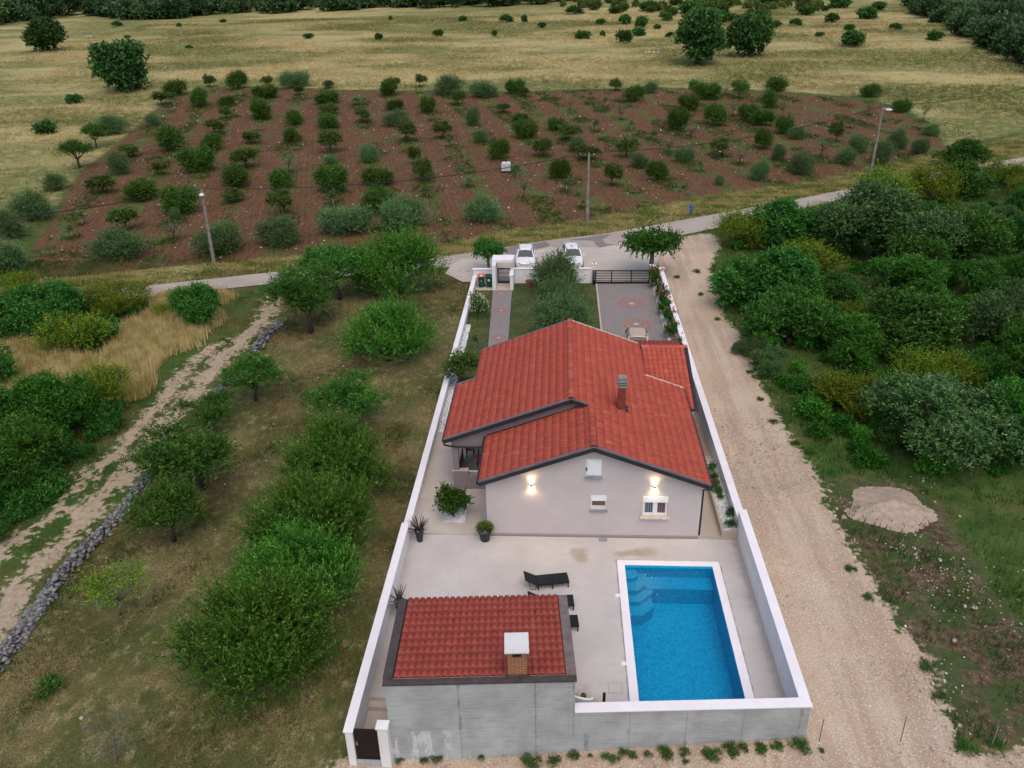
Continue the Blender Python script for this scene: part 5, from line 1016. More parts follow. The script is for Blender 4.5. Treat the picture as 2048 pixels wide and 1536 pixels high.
def rockwork():
    rng = np.random.default_rng(12)
    def wall(pl, n, seed, label):
        W_ = poly_g(pl); d = np.r_[0, np.cumsum(np.hypot(*np.diff(W_, axis=0).T))]; u = rng.uniform(0, d[-1], n); q = np.stack([np.interp(u, d, W_[:, i]) for i in (0, 1)], 1); off = rng.normal(0, .19, n)
        dx = np.gradient(W_[:, 0]); q[:, 0] += off; h = np.clip(.50-.9*np.abs(off), .05, .6)*rng.uniform(0, 1, n)*(.75+.35*np.sin(u*.9)); P = np.c_[q, tz(q[:, 0], q[:, 1])+h]
        rocks('dry_stone_wall', label, 'stone wall', P, rng.uniform(.06, .15, n), 'drystone', seed, kind='thing')
    wall([(-80, 1420), (0, 1325), (60, 1240), (130, 1145), (200, 1072), (250, 1015), (300, 955), (350, 900)], 1500, 1, 'long tumbled grey dry stone wall between the dirt track and the fruit trees')
    wall([(415, 808), (440, 785), (470, 762)], 150, 2, 'short stub of dry stone wall under the lone small fruit tree'); wall([(508, 708), (530, 675), (562, 645)], 260, 3, 'grey dry stone wall stub ending under the forked fruit tree')
    P = Pg['rubble']; q = rng.uniform(P.min(0), P.max(0), (9000, 2)); s = sdf(P, q[:, 0], q[:, 1]); q = q[(s > -1.5) & (nz(q, .9, 3)+rng.normal(0, .5, len(q)) > .25)][:750]; sz = np.clip(rng.lognormal(-3.6, .6, len(q)), .012, .13); rocks('rubble_stones', 'pale broken stones scattered over the bare soil beside the gravel heap', 'rubble', np.c_[q, tz(q[:, 0], q[:, 1])+sz*.3], sz, 'rubble', 4)
    P = Pg['lot']; q = rng.uniform(P.min(0), P.max(0), (900, 2)); q = q[(sdf(P, q[:, 0], q[:, 1]) > 0) & ~in_lot(q[:, 0], q[:, 1], -.3)][:150]; sz = np.clip(rng.lognormal(-3.2, .5, len(q)), .03, .09); rocks('field_stones', 'few pale stones lying in the straw under the fruit trees', 'stones', np.c_[q, tz(q[:, 0], q[:, 1])+sz*.3], sz, 'rubble', 5)
    P = Pg['gravel']; q = rng.uniform(P.min(0), P.max(0), (60000, 2)); s = sdf(P, q[:, 0], q[:, 1]); q = q[(s > 0) & (q[:, 1] < 45) & ~in_lot(q[:, 0], q[:, 1], -.4)][:9000]; sz = np.clip(rng.lognormal(-3.75, .4, len(q)), .012, .09); rocks('loose_gravel', 'loose pale stones lying on the gravel track', 'gravel', np.c_[q, tz(q[:, 0], q[:, 1])+sz*.2], sz, 'rubble', 6, sub=1)
    P = Pg['soil']; q = rng.uniform(P.min(0), P.max(0), (9000, 2)); q = q[sdf(P, q[:, 0], q[:, 1]) > .5][:3500]; sz = np.clip(rng.lognormal(-2.7, .4, len(q)), .03, .18); rocks('soil_stones', 'pale stones strewn over the red orchard soil', 'stones', np.c_[q, tz(q[:, 0], q[:, 1])+sz*.1], sz, 'rubble', 7)
    # meadow rocks
    for i, (x, y, w, l) in enumerate(((178, 72, 14, 'pale rock patch beside the far left oak'), (1305, 105, 22, 'pale rock outcrop left of the larger meadow oak'), (1040, 119, 16, 'flat pale rock in the dry meadow behind the orchard middle'), (1590, 132, 8, 'single white rock in the dry meadow right of the two oaks'))):
        p = G(x, y); s = w*depth(p)/F_PX; q = p+rng.normal(0, 1, (14, 3))*np.array([s*.3, s*.3, .05]); rocks('meadow_rock', l, 'rock', q, rng.uniform(.1, .24, 14)*s, 'rubble', 20+i, kind='thing', flat=.5)
    # gravel heap
    c = G(1785, 1022); n = 46; xs = np.linspace(-1, 1, n); X, Y = np.meshgrid(xs, xs); r = np.hypot(X*(1+.12*np.sin(3*np.arctan2(Y, X))), Y); r = r*(1+.10*np.sin(2.3*np.arctan2(Y, X)+1)+.05*np.sin(5*np.arctan2(Y, X))); Zh = np.clip(1-r, 0, 1)**1.4*.62+rng.normal(0, .012, r.shape)*(r < 1)-.10*np.clip(r-.92, 0, .3)/.1
    i = np.arange(n*n).reshape(n, n); Fc = np.stack([i[:-1, :-1], i[:-1, 1:], i[1:, 1:], i[1:, :-1]], -1).reshape(-1, 4); t = NT('heap_gravel'); k = t.mix(t.ss(t.noise(3, 4), .35, .7), (.36, .275, .21), (.46, .365, .29)); k = t.mix(t.ss(t.vor(14.0), .05, .45, .5, 0), k, (.6, .54, .48)); k = t.mix(t.ss(t.noise(26, 2), .5, .75, 0, .5), k, (.2, .15, .115)); t.bump(t.noise(20, 3), .6, .08)
    X2 = c[0]+X*2.5; Y2 = c[1]+.2+Y*2.0; o = link('gravel_heap', npmesh('gravel_heap', np.stack([X2.ravel(), Y2.ravel(), (tz(X2, Y2)+Zh-.03).ravel()], 1), Fc, [t.fin(k, .95)], smooth=True)); tag(o, 'rounded heap of pale gravel beside the track', 'gravel heap')
    # daisies
    q = rng.uniform((12, 20), (60, 80), (40000, 2)); s = sdf(Pg['gravel'], q[:, 0], q[:, 1]); q = q[(s < -.2) & (s > -14) & (nz(q, .6, 11) > .35) & (sdf(Pg['rubble'], q[:, 0], q[:, 1]) < -1)][:1300]; P = np.c_[q, tz(q[:, 0], q[:, 1])+rng.uniform(.2, .42, len(q))]; D = unit(rng.normal(size=(len(q), 3))*np.array([1, 1, .2])); V = leafquads(rng, P, D, .055, .055); o = link('daisies', npmesh('daisies', V, np.arange(len(V)).reshape(-1, 4), [M['f_white']], fattr={'v': rng.uniform(0, 1, len(q))})); tag(o, 'tiny white wild flowers in the grass right of the track', 'wild flowers', kind='stuff')
    # white pebbles
    def pebbles(x0, y0, x1, y1, z, n, label, sz=.05, sk=0.0, seed=1):
        q = rng.uniform((x0, y0), (x1, y1), (n, 2)); q[:, 0] += sk*(q[:, 1]-y0); rocks('pebbles', label, 'pebbles', np.c_[q, np.full(n, z)], rng.uniform(.6, 1.2, n)*sz, 'pebble', seed, flat=.6)
    pebbles(-5.62, 32.78, -4.55, 33.72, .12, 900, 'white pebbles in the square bed around the lemon bush', .045, seed=31); pebbles(-7.0, 41.5, -6.68, 57.5, .10, 1500, 'white pebble strip along the foot of the left garden wall', .085, seed=32)
    pebbles(7.84, 47.5, 8.40, 66.3, .13, 2200, 'white pebbles under the roses', .06, seed=33); pebbles(7.80, 32.05, 8.43, 38.1, .42, 2200, 'white pebbles filling the raised planter', .042, seed=34)
rockwork()
# ------------------------------------------------------------------ garden plants
def garden():
    P = lambda x, y, z=.04: np.array((x, y, z))
    plant('olive_tree', 'olive', 0, P(-.2, 64.6), 3.7, 3.5, 'tallest garden olive, in front of the white road wall', 'olive tree', 'olive trees in the front garden'); plant('olive_tree', 'olive', 1, P(.1, 60.6), 3.5, 2.5, 'middle garden olive, between the other two on the lawn', 'olive tree', 'olive trees in the front garden'); plant('olive_tree', 'olive', 2, P(.05, 55.6), 3.9, 3.1, 'garden olive closest to the house ridge', 'olive tree', 'olive trees in the front garden')
    t = plant('flowering_shrub', 'rose', 0, P(-6.2, 59.2), 1.5, 2.0, 'rounded shrub covered in cream blossom beside the white wall', 'shrub'); rng = np.random.default_rng(3)
    d = unit(rng.normal(size=(420, 3))); d[:, 2] = np.abs(d[:, 2]); Q = d*np.array([.5, .5, .6])*rng.uniform(.85, 1.05, (420, 1))+(0, 0, .38); V = leafquads(rng, Q, unit(d+rng.normal(0, .5, d.shape)), .055, .055); f = link('blossom', npmesh('blossom', V, np.arange(len(V)).reshape(-1, 4), [M['f_white']], fattr={'v': rng.uniform(0, 1, 420)}), t)
    plant('small_tree', 'young', 1, P(-6.35, 47.6), 2.1, 2.4, 'small leafy tree by the wall beside the house corner', 'tree'); plant('young_plant', 'sapling', 0, P(-5.9, 53.2), .6, 1.2, 'thin young plant standing in the narrow lawn by the wall', 'plant'); plant('young_plant', 'weed', 0, P(-5.5, 50.5), .9, .7, 'low bright plant in the narrow lawn near the house', 'plant')
    def flowers(root, n, seed, colr='f_pink', zlo=.35):
        rng = np.random.default_rng(seed); VV = []
        for i in range(n):
            a = rng.uniform(0, 6.28); r = rng.uniform(.15, .52); z = rng.uniform(zlo, 1.08); c = np.array([r*math.cos(a), r*math.sin(a), z]); m = 12; D = unit(rng.normal(size=(m, 3))+(0, 0, .6)); VV.append(leafquads(rng, np.repeat(c[None], m, 0), D, .085, .085))
        V = np.concatenate(VV); return link('blossom', npmesh('blossom', V, np.arange(len(V)).reshape(-1, 4), [M[colr]], fattr={'v': rng.uniform(0, 1, len(V)//4)}), root)
    for i, (x, y, w, h, l, c, n) in enumerate(((7.95, 65.6, 1.35, 1.9, 'tall pink rose bush beside the driveway gate', 'f_pink', 12), (8.1, 62.9, .8, 1.5, 'cream rose bush just behind the big pink one', 'f_white', 9), (8.2, 61.5, 1.2, 1.5, 'rose bush with a dense cluster of deep pink blooms', 'f_pink', 14), (8.15, 59.6, 1.2, 1.4, 'pink rose bush in the middle of the rose bed', 'f_pink', 9), (8.25, 57.8, 1.1, 1.35, 'pink rose bush between the middle one and the leggy one', 'f_pink', 8), (8.1, 55.2, 1.1, 1.5, 'leggy rose bush with few pink blooms nearer the car', 'f_pink', 6), (8.1, 52.6, 1.1, 1.3, 'rose bush beside the bronze car, closest to the carport', 'f_pink', 6))):
        t = plant('rose_bush', 'rose', i, P(x, y, .05), w, h, l, 'rose bush', 'roses along the driveway'); flowers(t, n, 50+i, c)
    # lemon bush in pebble square, plants in planter
    o = P(-5.1, 33.25, .1); plant('lemon_bush', 'lemon', 0, o, 1.55, 1.95, 'glossy green lemon bush growing from the white pebble square', 'bush', rot=.4)
    t = thing('raised_planter', 'long low concrete planter filled with white pebbles along the right wall', 'planter', (8.1, 35, .1)); MB().box(7.69, 31.94, -.1, 7.79, 38.25, .46).box(7.79, 31.94, -.1, 8.455, 32.04, .46).box(7.79, 38.15, -.1, 8.455, 38.25, .46).build('planter_wall', M['terrace'], t); MB().box(7.795, 32.045, -.1, 8.452, 38.145, .39).build('planter_fill', M['rubble'] if False else M['pebbleflat'], t)
    for i, (px, py, w, k, l) in enumerate(((1424, 944, .62, 'smallplant', 'dark green plant at the far end of the raised planter'), (1426, 958, .58, 'weed', 'olive coloured plant, second from the far end of the planter'), (1433, 976, .62, 'redplant', 'reddish green plant in the raised planter'), (1434, 990, .55, 'smallplant', 'plain green plant right in front of the reddish one'), (1442, 999, .34, 'smallplant', 'smallest dark plant in the raised planter'), (1458, 1031, .6, 'smallplant', 'plant with purple flowers in the raised planter'), (1461, 1057, .55, 'smallplant', 'round green plant at the near end of the raised planter'))):
        q = atz(px, py, .44); t = plant('planter_plant', k, i, (min(max(q[0], 8.0), 8.3), q[1]+.1, .42), w, w*.8, l, 'plant', 'plants in the raised planter')
        if 'purple' in l: flowers(t, 9, 77, 'f_purple', .6)
    for i, (px, py, w, h, l) in enumerate(((965, 536, 68, 50, 'dark round headed tree behind the bin wall'), (1300, 525, 104, 78, 'umbrella shaped tree with thick trunk beside the driveway entrance'))):
        p = np.array([-6.2, 69.4, 0.0]) if i == 0 else np.array([8.0, 69.0, 0.0]); dep = depth(p); plant('mulberry_tree', 'mulberry', i, p, w*dep/F_PX, (3.0, 4.1)[i], l, 'tree', 'umbrella trees by the road')
t = NT('pebble_bed'); M['pebbleflat'] = t.fin(t.mix(t.ss(t.vor(22.0), .1, .5), (.70, .69, .72), (.35, .34, .36)), .8)
garden()
def strapleaves(n, L, w, seed, curl=.8, up=.75):
    rng = np.random.default_rng(seed); V = []; F = []
    for i in range(n):
        a = rng.uniform(0, 6.28); el = rng.uniform(.25, 1.35); l = L*rng.uniform(.7, 1.1); d = np.array([math.cos(a)*math.cos(el), math.sin(a)*math.cos(el), math.sin(el)]); s = np.array([-math.sin(a), math.cos(a), 0]); p = np.zeros(3); b = len(V)
        for k in range(5):
            t = k/4; ww = w*(1-t)**.6*(.6+.8*min(t*3, 1)) if k < 4 else .002; V += [p+s*ww*.5, p-s*ww*.5]; d = unit(d-np.array([0, 0, curl*.22*t])); p = p+d*l/4
        F += [(b+2*k, b+2*k+1, b+2*k+3, b+2*k+2) for k in range(4)]
    return V, F
def pots():
    def pot(name, label, x, y, r0, r1, h):
        t = thing(name, label, 'potted plant', (x, y, 0)); MB().lathe((x, y, 0), [(r0, 0), (r1, h), (r1+.025, h), (r1+.025, h+.04), (r1-.02, h+.04), (r1-.02, h-.05)], 20).build('pot', M['pot'], t); MB().lathe((x, y, h-.05), [(r1-.021, 0), (r1-.021, .03), (.001, .035)], 20).build('pebble_topping', M['pebbleflat'], t); return t
    def dracaena(t, x, y, z, seed, parent):
        V, F = strapleaves(34, .82, .055, seed, .9); m = MB(); m.add([np.array(v)+(x, y, z) for v in V], F); me = bpy.data.meshes.new('leaves'); o = ORG[parent.name]; me.from_pydata([tuple(np.array(v)-o) for v in m.v], [], m.f); me.materials.append(M['l_drac']); at = me.attributes.new('v', 'FLOAT', 'FACE'); at.data.foreach_set('value', np.random.default_rng(seed).uniform(0, 1, len(m.f)).astype(np.float32)); link('leaves', me, parent)
    t = pot('potted_dracaena', 'tall tapered dark pot with spiky dark red plant beside the stepped white wall', -6.55, 31.45, .13, .215, .62); dracaena(t, -6.55, 31.45, .6, 4, t)
    t = pot('potted_dracaena', 'spiky dark red plant partly hidden behind the outbuilding roof', -6.62, 26.55, .13, .215, .62); dracaena(t, -6.62, 26.55, .6, 5, t)
    t = pot('potted_palm', 'wide dark pot with small fan palm at the house corner', -3.45, 31.62, .215, .285, .46); rng = np.random.default_rng(8); V = []; F = []
    for i in range(30):
        a = rng.uniform(0, 6.28); el = rng.uniform(.35, 1.5); d = np.array([math.cos(a)*math.cos(el), math.sin(a)*math.cos(el), math.sin(el)]); c = np.array([-3.45, 31.62, .50])+d*.14; s = np.array([-math.sin(a), math.cos(a), 0]); u = np.cross(s, d)
        for k in range(9):
            f = (k-4)*.28; dd = d*math.cos(f)+s*math.sin(f); b = len(V); q = np.cross(dd, u); V += [c, c+dd*.22+q*.022, c+dd*.46-np.array([0, 0, .03]), c+dd*.22-q*.022]; F += [(b, b+1, b+2, b+3)]
    o = np.array(ORG[t.name]); me = bpy.data.meshes.new('fronds'); me.from_pydata([tuple(np.array(v)-o) for v in V], [], F); me.materials.append(M['l_palm']); at = me.attributes.new('v', 'FLOAT', 'FACE'); at.data.foreach_set('value', rng.uniform(0, 1, len(F)).astype(np.float32)); link('fronds', me, t)
    t = thing('flower_pot', 'empty terracotta pot standing on the lawn by the road wall', 'flower pot', (-2.5, 65.9, .05)); MB().lathe((-2.5, 65.9, .05), [(.2, 0), (.31, .42), (.35, .42), (.35, .52), (.29, .52), (.27, .3)], 18).build('pot', M['terra'], t); MB().lathe((-2.5, 65.9, .35), [(.272, 0), (.27, .02)], 16).build('soil', M['bark'], t)
pots()

# ------------------------------------------------------------------ sun loungers
def lounger():
    L = thing('sun_lounger', 'black rattan sun lounger standing free on the patio, farthest from camera', 'sun lounger', (0, 0, 0), 0, 'black rattan loungers on the patio', local=True)
    MB().box(.0, -.32, .24, 1.42, .32, .33).build('frame', M['black'], L, bevel=.01)
    m = MB()
    for k in range(2): m.box(.03+k*.70, -.29, .331, .69+k*.70, .29, .352)
    m.build('seat', M['black'], L, bevel=.008)
    m = MB(); a = math.radians(32); m.obox((-.30*math.cos(a), 0, .31+.30*math.sin(a)), (.31*math.cos(a), 0, -.31*math.sin(a)), (0, .32, 0), (.025*math.sin(a), 0, .025*math.cos(a))); m.build('backrest', M['black'], L, bevel=.01)
    for s in (-1, 1): m = MB().tube([(-.36, s*.24, .48), (-.30, s*.24, .08), (-.08, s*.24, .0), (.02, s*.24, .26)], .016, 6); m.build('backrest_support', M['black'], L)
    for x in (.05, .68, 1.37):
        for s in (-1, 1): MB().prism([(x-.03, .24), (x+.03, .24), (x+.022, 0), (x-.022, 0)], 1, s*.29-.025, s*.29+.025).build('leg', M['black'], L)
    return L
l0 = lounger()
def copytree(r, label):
    c = r.copy(); COL.objects.link(c); c['label'] = label; ORG[c.name] = (0, 0, 0)
    for ch in r.children:
        d = ch.copy(); COL.objects.link(d); d.parent = c
        for g in ch.children: e = g.copy(); COL.objects.link(e); e.parent = d
    return c
l1 = copytree(l0, 'black rattan sun lounger peeking over the outbuilding roof edge'); l2 = copytree(l0, 'black rattan sun lounger of which only the foot end shows, nearest camera')
for o, x, y, r in ((l0, -.93, 28.42, 10), (l1, -.72, 27.08, 6), (l2, -.55, 25.88, 5)): o.location = (x, y, .0); o.rotation_euler = (0, 0, math.radians(r))

# ------------------------------------------------------------------ seated person, armchair, bollard light
def person():
    X, Yc = 0.97, 21.46
    t = thing('garden_armchair', 'white moulded garden armchair with curved back behind the concrete wall', 'armchair', (.88, Yc+.02, 0), math.radians(-9), local=True)
    m = MB(); n = 14; V = []
    for z, r, th in ((.40, .33, 0), (.80, .37, 0)):
        pass
    pr = []
    for i in range(n):
        a = math.radians(180+i*180/(n-1)); hi = 1.12-.16*max(0, math.cos(a))**2+.04*max(0, -math.cos(a))
        pr.append((a, hi))
    for a, hi in pr:
        c, s = math.cos(a), math.sin(a); V += [(.38*c, .24*s, .10), (.44*c, .29*s, hi), (.38*c, .23*s, hi+.025), (.33*c, .19*s, .10)]
    F = [(4*i+k, 4*i+4+k, 4*i+4+(k+1) % 4, 4*i+(k+1) % 4) for i in range(n-1) for k in range(4)]+[(0, 1, 2, 3), (4*n-4, 4*n-1, 4*n-2, 4*n-3)]; m.add(V, F); m.build('backrest', M['white'], t, smooth=False)
    MB().lathe((0, .06, .12), [(.30, 0), (.31, .03), (.28, .045)], 18).build('seat', M['white'], t)
    for s in (-1, 1):
        MB().box(s*.34-.035, -.05, .36, s*.34+.035, .26, .395).build('armrest', M['white'], t)
        for y in (-.2, .24): MB().tube([(s*.25, y, .12), (s*.29, y*1.15, 0)], [.03, .022], 6).build('leg', M['white'], t)
    skin = plain('skin', (.50, .27, .19), .55, 0, .08); navy = plain('navy_cloth', (.018, .020, .05), .85); hairm = NT('brown_hair'); hairm = hairm.fin(hairm.mix(hairm.noise(26, 3, hairm.vmul(hairm.pos(), (1, 1, .25))), (.030, .013, .006), (.15, .075, .03)), .5); short = plain('blue_shorts', (.03, .05, .10), .85)
    p = thing('person', 'seated person with brown hair and navy top seen from behind', 'person', (X, Yc-.03, -.27), math.radians(8), local=True)
    def skinned(name, verts, edges, rad, mat, parent, root=0, sub=1):
        me = bpy.data.meshes.new(name); me.from_pydata(verts, edges, []); me.materials.append(mat); o = link(name, me, parent); md = o.modifiers.new('skin', 'SKIN'); md.use_smooth_shade = True
        for i, r in enumerate(rad): sv = me.skin_vertices[0].data[i]; sv.radius = r if hasattr(r, '__len__') else (r, r); sv.use_root = (i == root)
        sb = o.modifiers.new('sub', 'SUBSURF'); sb.levels = sb.render_levels = sub; return o
    # facing +y; seat height .45
    B = [(0, 0, .52), (0, .02, .72), (0, .02, .92), (0, .03, 1.0), (0, .05, 1.06), (0, .07, 1.14), (0, .07, 1.22),
         (-.10, .05, .50), (-.12, .48, .60), (-.12, .86, .36), (-.12, .99, .34), (.10, .05, .50), (.12, .48, .60), (.12, .86, .36), (.12, .99, .34),
         (-.18, .02, .94), (-.27, .0, .70), (-.30, .20, .63), (-.29, .28, .62), (.18, .02, .94), (.28, .0, .70), (.33, .18, .64), (.33, .26, .63)]
    E = [(0, 1), (1, 2), (2, 3), (3, 4), (4, 5), (5, 6), (0, 7), (7, 8), (8, 9), (9, 10), (0, 11), (11, 12), (12, 13), (13, 14), (2, 15), (15, 16), (16, 17), (17, 18), (2, 19), (19, 20), (20, 21), (21, 22)]
    R_ = [(.15, .12), (.14, .10), (.16, .10), (.07, .06), (.05, .05), (.075, .085), (.07, .08), .085, .07, .045, .035, .085, .07, .045, .035, .06, .045, .035, .028, .06, .045, .035, .028]
    b = skinned('body', B, E, R_, skin, p, 0, 2)
    skinned('top', [(0, 0, .55), (0, .02, .72), (0, .02, .95), (-.19, .02, .95), (-.245, .01, .80), (.19, .02, .95), (.245, .01, .80)], [(0, 1), (1, 2), (2, 3), (3, 4), (2, 5), (5, 6)], [(.17, .14), (.165, .125), (.185, .125), .085, .07, .085, .07], navy, p, 0, 2)
    skinned('shorts', [(0, 0, .52), (-.10, .05, .51), (-.12, .34, .56), (.10, .05, .51), (.12, .34, .56)], [(0, 1), (1, 2), (0, 3), (3, 4)], [(.16, .13), .095, .085, .095, .085], short, p, 0, 2)
    # hair cap over the crown and back of the head, eyes, nose, ears
    m = MB(); V = []; F = []; nu, nv = 16, 9
    for j in range(nv):
        ph = math.radians(6+j*14.5)
        for i in range(nu):
            a = 2*math.pi*i/nu; bk = .5-.5*math.sin(a); r = 1.0+.05*math.sin(5*a)*math.sin(ph); cut = 1.0 if bk > .35 else max(.55, 1-.5*(j/nv)); V.append((.105*r*math.sin(ph*cut)*math.cos(a), .07+.125*r*math.sin(ph*cut)*math.sin(a)-.01, 1.19+.145*math.cos(ph*cut)))
    for j in range(nv-1): F += [(j*nu+i, j*nu+(i+1) % nu, (j+1)*nu+(i+1) % nu, (j+1)*nu+i) for i in range(nu)]
    F.append(tuple(range(nu))); m.add(V, F); m.build('hair', hairm, p, smooth=True)
    for s in (-1, 1):
        MB().lathe((s*.03, .155, 1.185), [(.004, -.01), (.012, 0), (.004, .01)], 8).build('eye', M['rubber'], b); MB().lathe((s*.083, .07, 1.17), [(.006, -.03), (.016, 0), (.006, .03)], 8).build('ear', skin, b)
        for k in range(5): MB().tube([(s*.31+(k-2)*.014, .27 if s < 0 else .25, .625), (s*.31+(k-2)*.017, (.33 if s < 0 else .31)-abs(k-2)*.008, .615), (s*.31+(k-2)*.018, (.36 if s < 0 else .34)-abs(k-2)*.012, .595)], [.009, .008, .006], 6).build('finger', skin, b)
    MB().prism([(.15, 1.14), (.178, 1.145), (.155, 1.18)], 0, -.012, .012).build('nose', skin, b)
    t = thing('bollard_light', 'slim black cylindrical post standing between the manhole cover and the wall', 'bollard', (1.70, 21.55, 0)); MB().lathe((1.70, 21.55, 0), [(.055, 0), (.055, .98)], 16).build('post', M['blackmetal'], t); MB().lathe((1.70, 21.55, .98), [(.058, 0), (.058, .05), (.04, .06)], 16).build('cap', M['blackmetal'], t)
person()
def porchset():
    t = thing('dining_table', 'pale topped dining table standing on the covered porch', 'table', (-4.05, 39.4, .16)); MB().box(-4.45, 38.6, .86, -3.65, 40.2, .90).build('table_top', M['offwhite'], t)
    for x in (-4.38, -3.72):
        for y in (38.68, 40.12): MB().box(x-.03, y-.03, .16, x+.03, y+.03, .86).build('leg', M['blackmetal'], t)
    for i, (x, y, rz, l) in enumerate(((-4.15, 37.7, 0, 'dark padded chair on the porch, end of the dining table'), (-4.85, 38.9, -90, 'dark padded chair on the porch, wall opening side of the table'))):
        c = thing('dining_chair', l, 'chair', (x, y, .16), math.radians(rz), 'dining chairs on the porch', local=True); MB().box(-.23, -.23, .42, .23, .23, .47).build('seat', M['terra'], c, bevel=.01); MB().obox((0, -.25, .72), (.22, 0, 0), (0, .025, 0), (0, -.05, .28)).build('backrest', M['terra'], c, bevel=.01)
        for a in (-.2, .2):
            for b in (-.2, .2): MB().box(a-.02, b-.02, 0, a+.02, b+.02, .42).build('leg', M['black'], c)
porchset()

# ------------------------------------------------------------------ cars
def car(label, paint, x, y, rz, L=4.1, Wd=1.76, H=1.46, variant=0):
    c = thing('parked_car', label, 'car', (x, y, 0), rz, 'parked cars', local=True); h = L/2; w = Wd/2
    # stations along the length, front at -y: (y, half width low, z bottom, belt z, half width belt, roof z, half width roof)
    st = [(-h, .62*w, .34, .60, .66*w, None), (-h+.10, .82*w, .26, .70, .86*w, None), (-h+.35, .95*w, .22, .80, .94*w, None), (-h+.95, w, .20, .92, .97*w, None), (-h+1.12, w, .20, .95, .97*w, None), (-h+1.95, w, .20, .96, .97*w, None), (h-1.25, w, .20, .97, .97*w, None), (h-.55, w, .22, .98, .96*w, None), (h-.18, .97*w, .26, .95, .92*w, None), (h, .85*w, .36, .82, .80*w, None)]
    V = []; n = 12
    for (yy, wl, zb, zt, wt, _) in st:
        zm = zb+(zt-zb)*.55; V += [(-wl*.86, yy, zb), (-wl, yy, zb+.10), (-wl*1.0, yy, zm), (-wt, yy, zt-.07), (-wt*.9, yy, zt), (-wt*.4, yy, zt+.025), (wt*.4, yy, zt+.025), (wt*.9, yy, zt), (wt, yy, zt-.07), (wl, yy, zm), (wl, yy, zb+.10), (wl*.86, yy, zb)]
    F = [(a*n+k, a*n+(k+1) % n, (a+1)*n+(k+1) % n, (a+1)*n+k) for a in range(len(st)-1) for k in range(n)]+[tuple(range(n))[::-1], tuple(range((len(st)-1)*n, len(st)*n))]
    MB().add(V, F).build('body', M[paint], c, smooth=True)
    # cabin: roof shell on glass house
    fy0, fy1, ry1, ry0 = -h+1.05, -h+1.85, h-.62, h-.16; rw, bw = .66*w, .93*w; zb, zr = .93, H-.03
    Pb = [(-bw*.93, fy0, zb), (bw*.93, fy0, zb), (bw*.95, ry0, zb), (-bw*.95, ry0, zb)]; Pr = [(-rw, fy1, zr), (rw, fy1, zr), (rw*.97, ry1, zr), (-rw*.97, ry1, zr)]
    cab = MB().add(Pb+Pr, [(0, 1, 5, 4), (1, 2, 6, 5), (2, 3, 7, 6), (3, 0, 4, 7), (4, 5, 6, 7)]).build('window_band', M['carglass'], c)
    ys = np.linspace(fy1-.10, ry1+.10, 9); V = []; m2 = 9
    for yy in ys:
        e = min(1, (yy-ys[0])/.35, (ys[-1]-yy)/.35); e = max(e, 0); 
        for k in range(m2):
            u = -1+2*k/(m2-1); V.append((u*(rw+.035)*(.97+.03*e), yy, zr+.012+.045*(1-u*u)*(.35+.65*e)-.03*(1-e)-.03*abs(u)**6))
    F = [(a*m2+k, a*m2+k+1, (a+1)*m2+k+1, (a+1)*m2+k) for a in range(8) for k in range(m2-1)]; b0 = len(V); V += [(p[0], p[1], p[2]-.05) for p in V]; F += [tuple(b0+i for i in f)[::-1] for f in F]
    per = list(range(m2))+[a*m2+m2-1 for a in range(1, 9)]+[8*m2+k for k in range(m2-2, -1, -1)]+[a*m2 for a in range(7, 0, -1)]; F += [(per[i], per[i-1], b0+per[i-1], b0+per[i]) for i in range(len(per))]; MB().add(V, F).build('roof', M[paint], c, smooth=True)
    P = [np.array(q) for q in Pb+Pr]; up = np.array([0, 0, .012])
    for a, b in ((0, 4), (1, 5), (2, 6), (3, 7)): MB().bar(P[a]+up, P[b]+up, .085, .05).build('pillar', M[paint], c)
    for s in (-1, 1):
        a = np.array([s*bw*.94, -.15, zb]); b = np.array([s*rw, -.10, zr]); MB().bar(a, b, .07, .03).build('pillar', M['rubber'], c)
        MB().obox((s*(w+.09), fy0+.28, .98), (.10, 0, 0), (0, .05, 0), (0, 0, .07)).build('mirror', M[paint], c, bevel=.02)
        MB().obox((s*.66*w, -h+.13, .66), (.16, s*.05, 0), (0, .07, .02), (0, 0, .06)).build('headlight', M['galv'], c, bevel=.02); MB().obox((s*.80*w, h-.06, .84), (.08, 0, 0), (0, .05, 0), (0, 0, .12)).build('tail_light', M['taillight'], c, bevel=.02)
        for yy in (-h+.78, h-.72):
            wh = MB().lathe((0, 0, 0), [(.16, -.10), (.30, -.10), (.315, -.06), (.315, .06), (.30, .10), (.16, .10)], 18); wh.v = [(p[2]+s*(w-.09), p[1]+yy, p[0]+.315) for p in wh.v]; wo = wh.build('wheel', M['rubber'], c); rm = MB().lathe((0, 0, 0), [(.19, -.105), (.185, -.09), (.04, -.08), (.04, .08), (.185, .09), (.19, .105)], 14); rm.v = [(p[2]+s*(w-.085), p[1]+yy, p[0]+.315) for p in rm.v]; rm.build('rim', M['galv'], wo)
    MB().tube([(0, ry1-.12, zr+.03), (0, ry1+.06, zr+.30)], [.012, .006], 5).build('aerial', M['rubber'], c); MB().box(-.26, -h-.012, .42, .26, -h+.02, .53).build('number_plate', M['offwhite'], c); MB().box(-.55*w, -h-.006, .56, .55*w, -h+.03, .63).build('grille', M['rubber'], c)
    for s in (-1, 1): MB().bar((s*.25, fy0+.0, zb+.03), (s*.25+.42, fy0+.10, zb+.10), .02, .015).build('wiper', M['rubber'], c)
M['taillight'] = plain('red_tail_light', (.35, .01, .01), .25)
car('white hatchback parked beside the gate portal, facing the house', 'carwhite', -3.05, 71.9, math.radians(1))
car('white hatchback half hidden by the tallest garden olive', 'carwhite', 1.15, 72.2, math.radians(4), L=4.2)
